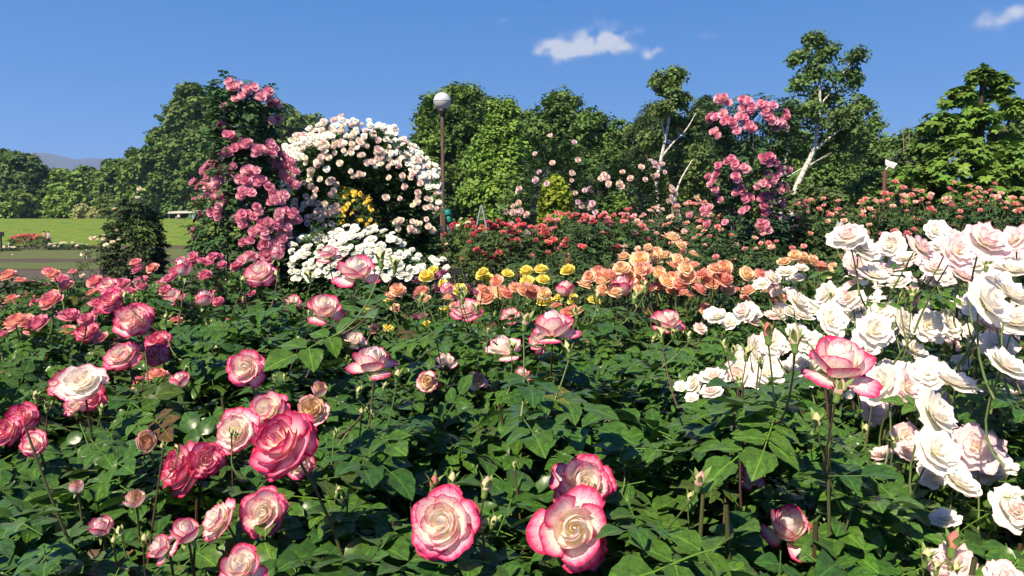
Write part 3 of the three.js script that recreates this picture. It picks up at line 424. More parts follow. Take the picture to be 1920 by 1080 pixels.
for (const [px, top, d, half, n, col, label] of [
  [28, 366, 127, 62, 1200, [.085, .145, .04], 'pale green spreading shrub at lawn\'s far edge, below dark tree'], [130, 362, 129, 44, 900, [.088, .15, .034], 'yellow green rounded shrub at the lawn\'s far edge'],
  [156, 384, 126, 12, 260, [.20, .23, .13], 'small whitish shrub at lawn edge, taller of the pair'], [183, 394, 126, 15, 260, [.17, .20, .11], 'low whitish shrub at lawn edge, beside the taller one'],
  [215, 370, 128, 40, 800, [.06, .10, .03], 'dull green shrub behind the lone bush in the lawn'], [320, 352, 131, 60, 1100, [.050, .098, .026], 'large shrub in shade behind the white roofed shelter'], [80, 380, 130, 34, 600, [.05, .09, .028], 'dark green shrub between two pale shrubs at lawn edge'],
]) tree('lawn_edge_shrub', label, px, top, d, half, 'round', n, sprayFar, 0.95, col, 'shrubs along the far edge of the lawn', { bottom: 0.1, lobes: 10, limbs: 3, category: 'shrub' });
for (const [px, top, d, half, shape, n, geo, size, col, label, o] of [
  [852, 158, 42, 62, 'tall', 3600, sprayFine, 1.0, [.055, .108, .026], 'tall dense tree directly behind the globe lamp post'],
  [700, 296, 60, 70, 'round', 2200, sprayFine, 1.2, [.050, .098, .026], 'tree glimpsed through the opening of the white arch'],
  [806, 236, 44, 34, 'round', 1400, sprayFine, 1.0, [.052, .10, .026], 'lower tree between white rose arch and lamp post'],
  [800, 300, 40, 44, 'round', 1300, sprayFine, 1.0, [.050, .098, .026], 'shaded low tree at foot of the lamp post wood'],
  [940, 182, 33, 66, 'cone', 4600, sprayFine, 0.85, [.078, .15, .030], 'fresh green cone shaped tree to lamp post\'s other side', { bottom: 0.06, lobes: 24, flat: 0.9 }],
  [898, 172, 50, 52, 'round', 1800, sprayFine, 1.0, [.05, .095, .026], 'tree crown set back between tall tree and cone tree'],
  [1046, 170, 44, 62, 'round', 3000, sprayFine, 1.0, [.046, .092, .026], 'round topped dark tree above the pale pink rose arch'],
  [1104, 206, 40, 52, 'round', 2200, sprayFine, 1.0, [.052, .104, .028], 'green tree above the right half of pale pink arch'],
  [1160, 222, 46, 40, 'round', 1600, sprayFine, 1.0, [.058, .112, .03], 'small leafy tree in the dip before the first birch'],
  [1030, 300, 30, 60, 'round', 1800, sprayFine, 0.8, [.050, .098, .026], 'shady tree close behind pale pink arch opening'],
  [1140, 310, 30, 60, 'round', 1700, sprayFine, 0.8, [.050, .098, .026], 'shady tree close behind pale pink arch\'s far leg'],
  [1222, 196, 42, 40, 'tall', 1800, needleSpray, 1.1, [.028, .055, .022], 'dark pine behind the slender white birch'],
  [1318, 180, 42, 40, 'tall', 1800, needleSpray, 1.1, [.026, .052, .022], 'dark pine between the birch and pink rose pillar'],
  [1390, 262, 46, 60, 'round', 1700, sprayFine, 1.0, [.046, .09, .026], 'tree hidden behind the pink pillar with few flowers'],
  [1476, 236, 40, 52, 'round', 2200, sprayFine, 1.0, [.06, .118, .03], 'light tree between pink pillar and leaning birch'],
  [1590, 238, 38, 62, 'round', 2700, sprayFine, 1.0, [.046, .092, .026], 'dark tree behind the leaning birch and floodlight'],
  [1545, 300, 30, 62, 'round', 1900, sprayFine, 0.85, [.050, .098, .026], 'dark shady tree at foot of the leaning birch'],
  [1690, 244, 36, 46, 'round', 1900, sprayFine, 0.9, [.052, .10, .028], 'tree behind floodlight post, next to bright large leaved tree'],
  [1640, 320, 26, 50, 'round', 1600, sprayFine, 0.7, [.050, .098, .026], 'low twiggy tree behind the floodlight post'],
  [1912, 206, 30, 40, 'round', 1700, sprayFine, 0.85, [.046, .092, .026], 'dark tree at picture edge behind bright large leaved tree'],
]) tree('wood_tree', label, px, top, d, half, shape, n, geo, size, col, MIDG, { bottom: 0.06, lobes: 30, widen: 1.6, gapSize: 1.0, ...(o ?? {}) });
// birches, their trunks and crowns read off the photograph at their real distance
function lineTree(name, label, d, base, stems, lobes, n, geo, size, col, mat, o = {}) {
  const org = at(base[0], base[1], d); org.y = 0; const t = thing(name, label, 'tree', [org.x, 0, org.z], o.group), P = (x, y, dz = 0) => at(x, y, d + dz).sub(org);
  stems.forEach(([r, pts], i) => { const p = pts.map((q) => P(...q)); if (i === 0 || r >= 0.06) p.unshift(V(p[0].x, -0.05, p[0].z)); const cr = new THREE.CatmullRomCurve3(p).getPoints(p.length * 3); mesh(i ? 'limb' : 'trunk', tube(cr, cr.map((_, k) => r * (1 - 0.8 * k / cr.length)), 7), mat, t); });
  crown(t, lobes.map(([x, y, r, dz = 0]) => { const p = P(x, y, dz), m = r / F * d; return [p.x, p.y, p.z, m, m * 0.85, m]; }), n, geo, size, col, { inner: 0.1, ...o }); return t;
}
const BIRCH = 'white birches';
lineTree('birch_tree', 'slender white birch with an airy top beside pale pink arch', 24, [1234, 395], [[.085, [[1234, 395], [1232, 340], [1240, 295], [1252, 240], [1257, 195], [1262, 145]]], [.04, [[1240, 295], [1262, 268], [1285, 245], [1305, 212, .4]]], [.06, [[1262, 395], [1273, 345], [1298, 300, .3]]], [.025, [[1233, 350], [1222, 330], [1212, 290, -.3]]], [.03, [[1248, 262], [1240, 225], [1234, 170]]]],
  [[1236, 152, 17], [1266, 143, 17], [1252, 172, 22], [1270, 192, 22, .5], [1244, 205, 22, -.4], [1262, 238, 30, 1.2], [1292, 238, 34, .9], [1222, 268, 26, 1.2], [1286, 285, 42, 1.3], [1314, 300, 38, .9], [1256, 335, 38, 1.6], [1304, 350, 40, 1.0], [1210, 330, 28, 1.4], [1284, 380, 36, 1.2]], 2300, sprayBirch, 1.0, [.12, .20, .055], birchBark, { group: BIRCH, flat: 0.2, gap: 0.0, gapSize: 0.55 });
lineTree('birch_tree', 'leaning white birch with a tall crown against the sky', 24, [1488, 368], [[.11, [[1488, 368], [1505, 325], [1524, 285], [1532, 250], [1537, 190], [1537, 150], [1546, 78]]], [.045, [[1524, 285], [1558, 256], [1598, 226], [1628, 198, .4]]], [.07, [[1465, 372], [1472, 310], [1480, 258, .3]]], [.022, [[1476, 332], [1510, 312], [1552, 292, -.4]]], [.03, [[1534, 230], [1512, 190], [1500, 150]]], [.03, [[1536, 200], [1566, 160], [1602, 105]]], [.02, [[1512, 315], [1540, 296], [1560, 286, -.3]]]],
  [[1528, 80, 20], [1500, 106, 18], [1552, 106, 26], [1602, 108, 22], [1538, 140, 34], [1590, 150, 28, .4], [1486, 118, 10], [1502, 162, 24, -.3], [1560, 190, 44, .5], [1612, 205, 28, .4], [1500, 212, 34, -.5], [1584, 236, 46], [1526, 250, 44, .6], [1490, 280, 36, .8], [1560, 290, 50, 1], [1470, 240, 30, .5], [1632, 236, 22, .3]], 2900, sprayBirch, 0.95, [.11, .20, .055], birchBark, { group: BIRCH, flat: 0.2, gap: 0.1, gapSize: 0.55 });
lineTree('large_leaved_tree', 'bright green large leaved tree on the sky at picture edge', 15, [1840, 430], [[.13, [[1840, 430], [1842, 320], [1838, 220], [1842, 140]]], [.06, [[1842, 330], [1790, 270], [1760, 220, -.3]]], [.06, [[1841, 300], [1885, 240], [1905, 200, .3]]], [.05, [[1841, 360], [1770, 340], [1720, 330, -.4]]], [.05, [[1842, 340], [1890, 330], [1925, 300, -.3]]]],
  [[1840, 146, 22], [1874, 152, 18, .2], [1794, 184, 28], [1862, 184, 32, .3], [1905, 208, 26], [1756, 236, 30, -.2], [1826, 244, 46], [1878, 262, 26, .4], [1742, 282, 34, .2], [1800, 306, 58, -.6], [1880, 318, 58, -.5], [1756, 350, 50, -.7], [1836, 372, 54, -.9], [1905, 380, 50, -.8], [1704, 332, 22, .2], [1716, 378, 28, -.4], [1800, 400, 40, -1], [1950, 300, 50], [1960, 380, 50]], 7600, bigLeafSpray, 0.62, [.13, .24, .036], bark, { inner: 0.3, flat: 0.8, vary: 0.35, gap: 0.12, gapSize: 0.42 });
lineTree('dead_sapling', 'bare grey sapling stems beside the floodlight post', 17, [1692, 400], [[.02, [[1692, 395], [1693, 330], [1694, 260], [1690, 235]]], [.014, [[1692, 380], [1700, 320], [1705, 250], [1703, 225]]], [.01, [[1693, 350], [1675, 320], [1665, 300]]], [.008, [[1698, 330], [1712, 300], [1722, 285]]]], [[1700, 300, 20], [1690, 350, 20]], 60, sprayBirch, 1, [.08, .12, .05], PHYS({ color: lin(.25, .22, .18) }), {});
lineTree('golden_conifer', 'yellow green feathery conifer seen through the pale pink arch', 18, [1042, 430], [[.06, [[1042, 425], [1042, 380], [1042, 345]]]], [[1042, 350, 14], [1034, 374, 20], [1054, 376, 18], [1042, 402, 28], [1024, 412, 20], [1062, 414, 20]], 1400, sprayBirch, 1.0, [.22, .30, .028], bark, { inner: 0.5 });
lineTree('hedge_shrub', 'bright low green shrub between arch and slender birch', 17, [1150, 430], [[.04, [[1150, 430], [1150, 390]]]], [[1150, 395, 28], [1125, 408, 22], [1178, 402, 24]], 900, sprayBirch, 1.0, [.09, .17, .03], bark, { inner: 0.5 });
lineTree('hedge_shrub', 'pale green clipped shrub at the leaning birch\'s foot', 15, [1500, 430], [[.04, [[1500, 430], [1500, 395]]]], [[1490, 385, 24], [1520, 380, 28], [1555, 388, 26]], 1100, sprayBirch, 0.9, [.10, .155, .05], bark, { inner: 0.5 });
console.log('trees done');

// ------------------------------------------------------------------ climbing roses: pillars and arches
function pillar(label, d, axisPx, h, rOf, n, leafCol, clusters, toPx, mats, bloomSize) {
  const c = at(axisPx, HORIZON, d), t = thing('climbing_rose_pillar', label, 'climbing rose', [c.x, 0, c.z], 'climbing roses trained on pillars'), b = { t, org: V(c.x, 0, c.z), x: c.x, z: c.z };
  const iron = PHYS({ color: lin(0.16, 0.17, 0.17), metalness: 0.4, roughness: 0.5 });
  for (let i = 0; i < 6; i++) { const a = i * Math.PI / 3; mesh('support_rod', tube([V(Math.cos(a) * 0.2, -0.02, Math.sin(a) * 0.2), V(Math.cos(a) * 0.17, h * 0.93, Math.sin(a) * 0.17)], 0.008, 6), iron, t); }
  for (let y = 0.4; y < h * 0.9; y += 0.42) mesh('support_ring', new THREE.TorusGeometry(0.195, 0.006, 5, 20).rotateX(Math.PI / 2).translate(0, y, 0), iron, t);
  for (let i = 0; i < 9; i++) { const a0 = rnd() * 6, pts = []; for (let k = 0; k <= 9; k++) { const y = h * 0.96 * k / 9, a = a0 + k * 0.45, r = Math.min(0.24, rOf(y) * 0.6); pts.push(V(Math.cos(a) * r, y, Math.sin(a) * r)); } mesh('cane', tube(pts, pts.map((_, k) => 0.011 * (1.1 - 0.08 * k)), 6), rnd() < 0.5 ? caneMat : caneDark, t); }
  const lists = [[], []];
  for (let i = 0; i < n; i++) {
    const y = rr(0.05, h), a = rnd() * 6.283, r = rOf(y) * 0.88 * (0.35 + 0.65 * Math.sqrt(rnd())) * (1 + 0.25 * noise3(Math.cos(a) * 2, y * 2.6, Math.sin(a) * 2)), o = V(Math.cos(a), 0, Math.sin(a)), k = rr(0.72, 1.28);
    lists[i % 2].push({ p: V(o.x * r, y, o.z * r), q: basisQuat(o.clone().add(V(rr(-.7, .7), rr(-.6, .3), rr(-.7, .7))), V(rr(-.5, .5), 1, rr(-.5, .5)).addScaledVector(o, 0.5)), s: rr(0.09, 0.15), c: [leafCol[0] * k * rr(.85, 1.2), leafCol[1] * k, leafCol[2] * k] });
  }
  lists.forEach((l, i) => scatter('foliage', midLeafGeos[i], farLeaf, l, t, true));
  for (const [zx, zy, k0] of [...clusters, ...clusters.filter(() => rnd() < 0.45).map(([x, y]) => [x + rr(-40, 40), y + rr(-28, 28), 1])]) { const k = k0 > 1 ? k0 + 1 : k0;
    const [px, py] = toPx(zx, zy), c0 = at(px, py, d), dx = c0.x - c.x, r0 = rOf(clamp(c0.y, 0.1, h)) * 1.04, f = Math.sqrt(Math.max(0.0, r0 * r0 - dx * dx));
    const mat = mats[ri(mats.length)];
    for (let i = 0; i < k; i++) {
      const s = bloomSize * rr(0.8, 1.15), p = at(px + (i ? rr(-1, 1) * 13 : 0), py + (i ? rr(-0.9, 0.9) * 11 : 0), d - f - 0.02 + (i ? rr(-0.04, 0.05) : 0)), dir = V(p.x - c.x + rr(-.1, .1), rr(0.05, 0.38), p.z - c.z + 0.12).normalize();
      mesh('rose_bloom', midBlooms.ball[ri(3)], rnd() < 0.75 ? mat : mats[ri(mats.length)], t, p.clone().sub(b.org), quatTo(dir, rnd() * 6), s / 2.15);
      if (!i) { const inn = V(lerp(p.x, c.x, 0.55), p.y - 0.1, lerp(p.z, c.z, 0.55)), pts = curvePts(p, inn, V(0, 0.03, 0), 4).map((q) => q.sub(b.org)); mesh('stem', tube(pts, 0.004, 5), caneMat, t); }
    }
  }
}
seed(300);
const z1 = (x, y) => [320 + x / 2.843, 140 + y / 2.843], z2 = (x, y) => [1180 + x / 2.454, 40 + y / 2.454];
pillar('tall pillar thick with mid pink roses beside the white arch', 6, 460, 2.88, (y) => y > 2.55 ? 0.25 : y > 2.15 ? 0.24 : y > 1.9 ? lerp(0.36, 0.26, (y - 1.9) / 0.25) : lerp(0.42, 0.40, y / 1.9), 2600, [.044, .108, .032],
  [[340, 70, 4], [410, 80, 3], [465, 115, 2], [510, 105, 3], [545, 150, 2], [570, 235, 1], [272, 272, 1], [285, 170, 1], [380, 115, 1], [325, 340, 2], [370, 380, 4], [415, 360, 1], [300, 405, 3], [530, 370, 1], [470, 415, 3], [520, 415, 2], [215, 470, 2], [280, 435, 2], [600, 430, 3], [545, 460, 3], [640, 470, 3], [590, 485, 2], [650, 510, 2], [230, 500, 3], [280, 505, 3], [333, 490, 1], [195, 530, 3], [270, 545, 2], [305, 550, 1], [400, 515, 2], [440, 525, 2], [485, 560, 2], [145, 600, 3], [240, 575, 3], [275, 580, 2], [215, 620, 2], [400, 570, 3], [595, 550, 3], [635, 570, 3], [525, 600, 1], [130, 672, 1], [165, 660, 2], [210, 655, 2], [260, 640, 2], [385, 630, 2], [430, 632, 1], [375, 650, 1], [560, 655, 2], [590, 670, 2], [160, 765, 2], [250, 730, 3], [255, 765, 1], [410, 742, 2], [440, 755, 1], [470, 730, 1], [350, 770, 1], [385, 800, 1], [130, 850, 2], [515, 785, 1], [580, 755, 2], [630, 745, 3], [650, 775, 3], [570, 795, 2], [475, 820, 2], [525, 825, 1], [500, 860, 2], [440, 840, 1], [500, 900, 2], [385, 895, 1], [610, 830, 2], [580, 880, 2], [555, 910, 2], [525, 940, 2], [590, 920, 2], [440, 970, 1], [380, 990, 1], [520, 990, 2]], z1, pinkP, 0.080);
pillar('looser pink rose pillar with bare middle, next to leaning birch', 8, 1402, 3.12, (y) => y > 2.45 ? 0.44 : y > 2.1 ? lerp(0.40, 0.44, (y - 2.1) / 0.35) : y > 1.8 ? 0.34 : 0.42, 2300, [.042, .105, .034],
  [[425, 370, 5], [365, 445, 2], [395, 505, 2], [455, 450, 3], [430, 425, 1], [550, 380, 5], [560, 415, 1], [540, 465, 4], [565, 495, 1], [495, 505, 1], [630, 395, 5], [650, 450, 4], [690, 465, 3], [715, 440, 2], [715, 480, 2], [630, 440, 1], [515, 440, 1], [450, 645, 2], [485, 655, 1], [410, 665, 1], [395, 710, 2], [375, 750, 1], [497, 727, 2], [525, 670, 1], [620, 630, 2], [640, 655, 2], [670, 650, 1], [640, 725, 2], [615, 745, 3], [705, 695, 2], [690, 760, 2], [715, 775, 2], [490, 790, 2], [535, 825, 2], [605, 815, 2], [635, 825, 2], [615, 860, 3], [625, 885, 1], [685, 840, 3], [540, 860, 1], [420, 820, 1], [370, 860, 1], [350, 885, 2], [280, 893, 1], [440, 925, 1], [610, 945, 3], [640, 960, 1], [360, 935, 1]], z2, pinkP, 0.094);

const archIron = PHYS({ color: lin(0.17, 0.175, 0.17), metalness: 0.3, roughness: 0.5 });
function hoop(hw, spring, rise, f) { const total = spring * 2 + Math.PI * (hw + rise) / 2, s = f * total; if (s < spring) return V(-hw, s, 0); if (s > total - spring) return V(hw, total - s, 0); const a = Math.PI * (1 - (s - spring) / (total - spring * 2)); return V(Math.cos(a) * hw, spring + Math.sin(a) * rise, 0); }
function arch(label, px, d, turn, hw, spring, rise, deep, n, leafCol, thick, cuts, blooms) {
  const c = at(px, HORIZON, d), t = thing('rose_arch', label, 'rose arch', [c.x, 0, c.z], 'tunnel arches covered in climbing roses'); t.rotation.y = turn;
  const zs = [-deep / 2, 0, deep / 2];
  for (const z of zs) mesh('hoop', tube(range(0, 1, 26).map((f) => hoop(hw, spring, rise, f).add(V(0, 0, z))), 0.014, 6), archIron, t);
  for (let f = 0.03; f < 0.98; f += 0.028) { const p = hoop(hw, spring, rise, f); mesh('lattice_bar', tube([V(p.x, p.y, -deep / 2), V(p.x, p.y, deep / 2)], 0.004, 4), archIron, t); }
  for (let z = -deep / 2 + 0.08; z < deep / 2; z += 0.12) mesh('lattice_hoop', tube(range(0.03, 0.97, 20).map((f) => hoop(hw, spring, rise, f).add(V(0, 0, z))), 0.0035, 4), archIron, t);
  for (let i = 0; i < 12; i++) { const s = i % 2 ? 1 : -1, z = rr(-deep / 2, deep / 2), pts = range(0, rr(0.3, 0.5), 9).map((f) => { const p = hoop(hw * 1.05, spring, rise * 1.05, s < 0 ? f : 1 - f); return p.add(V(rr(-.03, .03), 0, z + rr(-.06, .06))); }); mesh('cane', tube(pts, pts.map((_, k) => 0.012 * (1.1 - 0.08 * k)), 6), rnd() < 0.5 ? caneMat : caneDark, t); }
  const lists = [[], []], nrmAt = (f) => { const a = hoop(hw, spring, rise, Math.max(0, f - 0.01)), b = hoop(hw, spring, rise, Math.min(1, f + 0.01)); return V(-(b.y - a.y), b.x - a.x, 0).normalize(); };
  for (let i = 0; i < n; i++) {
    const f = rnd(), p = hoop(hw, spring, rise, f), o = nrmAt(f), z = rnd() < 0.35 ? deep / 2 + rr(-0.06, 0.2) : rr(-deep / 2 - 0.12, deep / 2 + 0.14), th = thick * (1 + 0.6 * noise3(f * 9, z * 2.5, px)) * (rnd() < 0.3 ? rr(-0.4, 0.1) : rr(0, 1)), k = rr(0.72, 1.3);
    if (cuts && cuts(p, z) && rnd() < 0.92) continue;
    p.addScaledVector(o, th); p.z = z; const od = o.clone().add(V(rr(-.6, .6), rr(-.5, .4), rr(-.6, .6) + (z > deep / 2 - 0.1 ? 0.7 : 0)));
    lists[i % 2].push({ p, q: basisQuat(od, V(rr(-.5, .5), 1, rr(-.5, .5)).addScaledVector(o, 0.4)), s: rr(0.10, 0.165), c: [leafCol[0] * k * rr(.85, 1.2), leafCol[1] * k, leafCol[2] * k] });
  }
  lists.forEach((l, i) => scatter('foliage', midLeafGeos[i], farLeaf, l, t, true));
  for (const { count, f0, f1, size, mats, geos, front = 0.5, cl = 0, bias = 1 } of blooms) {
    let p0 = null, o0 = null;
    for (let i = 0; i < count; i++) {
      if (!p0 || rnd() > cl) { const f = lerp(f0, f1, Math.pow(rnd(), bias)); o0 = nrmAt(f); p0 = hoop(hw, spring, rise, f); const onFront = rnd() < front; const out = onFront ? rr(-0.3, 1.55) : rr(1.2, 1.5); p0.addScaledVector(o0, thick * out); p0.z = onFront ? deep / 2 + 0.30 - 0.13 * Math.max(0, out - 0.6) + rr(-0.03, 0.05) : rr(-deep / 2 * 0.4, deep / 2 + 0.15); o0 = o0.clone().add(V(rr(-.3, .3), rr(-.1, .35), onFront ? 1.5 : 0.45)).normalize(); }
      const p = p0.clone().add(V(rr(-1, 1), rr(-1, 1), rr(-.5, .5)).multiplyScalar(cl ? size * 1.1 : 0.01)), s = size * rr(0.78, 1.15);
      mesh('rose_bloom', geos[ri(geos.length)], mats[ri(mats.length)], t, p, quatTo(o0, rnd() * 6), s / 2.15);
      if (rnd() < 0.5) { const pts = curvePts(p, p.clone().addScaledVector(o0, -0.14).add(V(0, -0.06, 0)), V(0, 0, 0), 3); mesh('stem', tube(pts, 0.003, 4), caneGreen, t); }
    }
  }
}
seed(400);
const archPale = [petalMat(petalTex(hx(0xf7ebe0), hx(0xf8efe4), hx(0xf7ece2), { pale: 0.1, seedN: 24, clawColor: hx(0xe9a9a8), claw: 0.38 })), petalMat(petalTex(hx(0xf7f1e2), hx(0xf7f0e0), hx(0xf6eee2), { pale: 0.1, seedN: 25, clawColor: hx(0xf0cda8), claw: 0.34 })), petalMat(petalTex(hx(0xf3ded6), hx(0xf5e6de), hx(0xf5e6de), { pale: 0.1, seedN: 26, clawColor: hx(0xdb8a96), claw: 0.4 }))];
const pureWhite = [petalMat(petalTex(hx(0xf4f3ea), hx(0xf7f6ef), hx(0xf7f5ee), { seedN: 27, clawColor: hx(0xeceab4), claw: 0.25 }))];
const archBlush = [petalMat(petalTex(hx(0xeccbd6), hx(0xf0d6de), hx(0xf1d9e0), { seedN: 28, clawColor: hx(0xd18fac), claw: 0.4 })), petalMat(petalTex(hx(0xf3d9cc), hx(0xf4dfd4), hx(0xf2dcd4), { seedN: 29, clawColor: hx(0xe9ae8c), claw: 0.4 }))];
arch('big arch smothered in creamy white roses beside pink pillar', 656, 7.9, 0.28, 0.48, 1.5, 0.80, 1.4, 14500, [.050, .120, .032], 0.32, null, [
  { count: 30, f0: 0.3, f1: 0.7, size: 0.08, mats: archPale, geos: midBlooms.ball, front: 0.1 }]);
{
  const t = scene.getObjectByName('rose_arch'), c = t.position, th = t.rotation.y, D = 0.7 + 0.30, roof = (px) => px < 640 ? 222 + ((640 - px) / 120) ** 2 * 60 : 212 + ((px - 640) / 190) ** 2 * 120;
  const place = (px, py, size, mats, geos) => {                     // on the leafy front of the arch, which bulges back towards its top and sides
    let d = 7, p; const up = clamp((roof(px) + 70 - py) / 70, 0, 1); for (let k = 0; k < 4; k++) { p = at(px, py, d); const xl = (p.x - c.x - D * Math.sin(th)) / Math.cos(th); d = -(c.z - xl * Math.sin(th) + (D - 0.30 * up * up + rr(-.02, .05)) * Math.cos(th)); }
    p = at(px, py, d); const dir = V(rr(-.6, .5), .25 + .7 * up + rr(-.2, .3), 1).normalize(), q = p.clone().sub(c).applyAxisAngle(UP, -th), dl = dir.clone().applyAxisAngle(UP, -th);
    mesh('rose_bloom', geos[ri(geos.length)], mats[ri(mats.length)], t, q, quatTo(dl, rnd() * 6), size * rr(.8, 1.15) / 2.15); if (rnd() < .4) mesh('stem', tube(curvePts(q, q.clone().addScaledVector(dl, -.16).add(V(0, -.05, 0)), V(0, 0, 0), 3), .003, 4), caneGreen, t);
  };
  for (let n = 0; n < 230;) { const px = rr(524, 820), py = rr(208, 440); if (py < roof(px) || (px > 642 && px < 742 && py > 335) || (px > 735 && px < 800 && py > 335 && rnd() < .3) || (px > 640 && px < 735 && py > 290 && rnd() < .5)) continue; place(px, py, .066, archPale, midBlooms.ball); n++; }
  for (let n = 0; n < 34; n++) { const a = rr(715, 815), b = roof(a) + rr(0, 46); for (let k = 0; k < 3; k++) place(a + rr(-9, 9), b + rr(-7, 7), .056, pureWhite, midBlooms.single); }
  for (let n = 0; n < 90; n++) { const a = rr(530, 826), b = roof(a) + Math.abs(rr(-1, 1) * rr(0, 1)) * 120; place(a, b, .06, pureWhite, midBlooms.single); }
  for (let n = 0; n < 22; n++) { const a = rr(532, 612), b = roof(a) + rr(14, 44); for (let k = 0; k < 3; k++) place(a + rr(-9, 9), b + rr(-7, 7), .056, pureWhite, midBlooms.single); }
}
arch('distant arch with sparse pale pink roses framing a golden conifer', 1040, 13.2, -0.1, 0.40, 2.0, 0.85, 1.2, 4000, [.046, .098, .030], 0.30, null, [
  { count: 40, f0: 0.2, f1: 0.75, size: 0.11, mats: archBlush, geos: midBlooms.ball, front: 0.9, cl: 0.3 }, { count: 18, f0: 0.02, f1: 0.98, size: 0.11, mats: archBlush, geos: midBlooms.ball, front: 0.9 }]);
arch('distant pale pink rose arch nearest the slender birch', 1156, 13, 0.12, 0.52, 1.85, 0.75, 1.2, 4200, [.044, .094, .030], 0.30, null, [
  { count: 40, f0: 0.35, f1: 0.75, size: 0.11, mats: archBlush, geos: midBlooms.ball, front: 0.9, cl: 0.45 }, { count: 18, f0: 0.02, f1: 0.98, size: 0.11, mats: archBlush, geos: midBlooms.ball, front: 0.9 }]);
console.log('climbers done');

// ------------------------------------------------------------------ rose beds in the middle distance
const redP = [solid(0xd0213f), solid(0xc01a3c), solid(0xd83a52)], coralP = [solid(0xe8636a), solid(0xe0505c), solid(0xee8580), solid(0xe9707f)], rosyP = [solid(0xee8f92), solid(0xe97a86), solid(0xf2aaa6), solid(0xf0b2b8)], paleP = [solid(0xf4cfc4), solid(0xf5dccb), solid(0xf0bcb6), solid(0xf3c7bd)], peachP = [solid(0xf2b09a), solid(0xf4bfa8), solid(0xee9f90), solid(0xf5cdb8), solid(0xe88a88)];
const magentaP = [solid(0x9c1560), solid(0x861258), solid(0xb02070)], creamP = [solid(0xf4ecd4), solid(0xf0e2c4)], brightYellow = [solid(0xf4dc2c), solid(0xf0d020)];
seed(500);
function bedBush(label, px, d, half, topPy, n, blooms, leafCol, group, o = {}) {
  const p = at(px, HORIZON, d), h = at(px, topPy, d).y - 0.04, b = bush(o.name ?? 'rose_bush', label, { x: p.x, z: p.z, rx: half / F * d * 1.15, rz: o.rz ?? 0.45, h, sides: o.sides ?? 0.55 }, group);
  canes(b, o.canes ?? 6, 0.008); massFoliage(b, n, o.leaf ?? 0.12, leafCol, 0.3);
  for (const [count, mats, size, opt] of blooms) sprinkle(b, Math.round(count * 1.3), opt?.geos ?? farBlooms, mats, size * 0.86, { thick: 0.004, ...opt });
  return b;
}
const BED = 'rose bushes of the long bed in front of the wood', G1 = [.055, .115, .036], G2 = [.048, .104, .034], G3 = [.068, .12, .036];
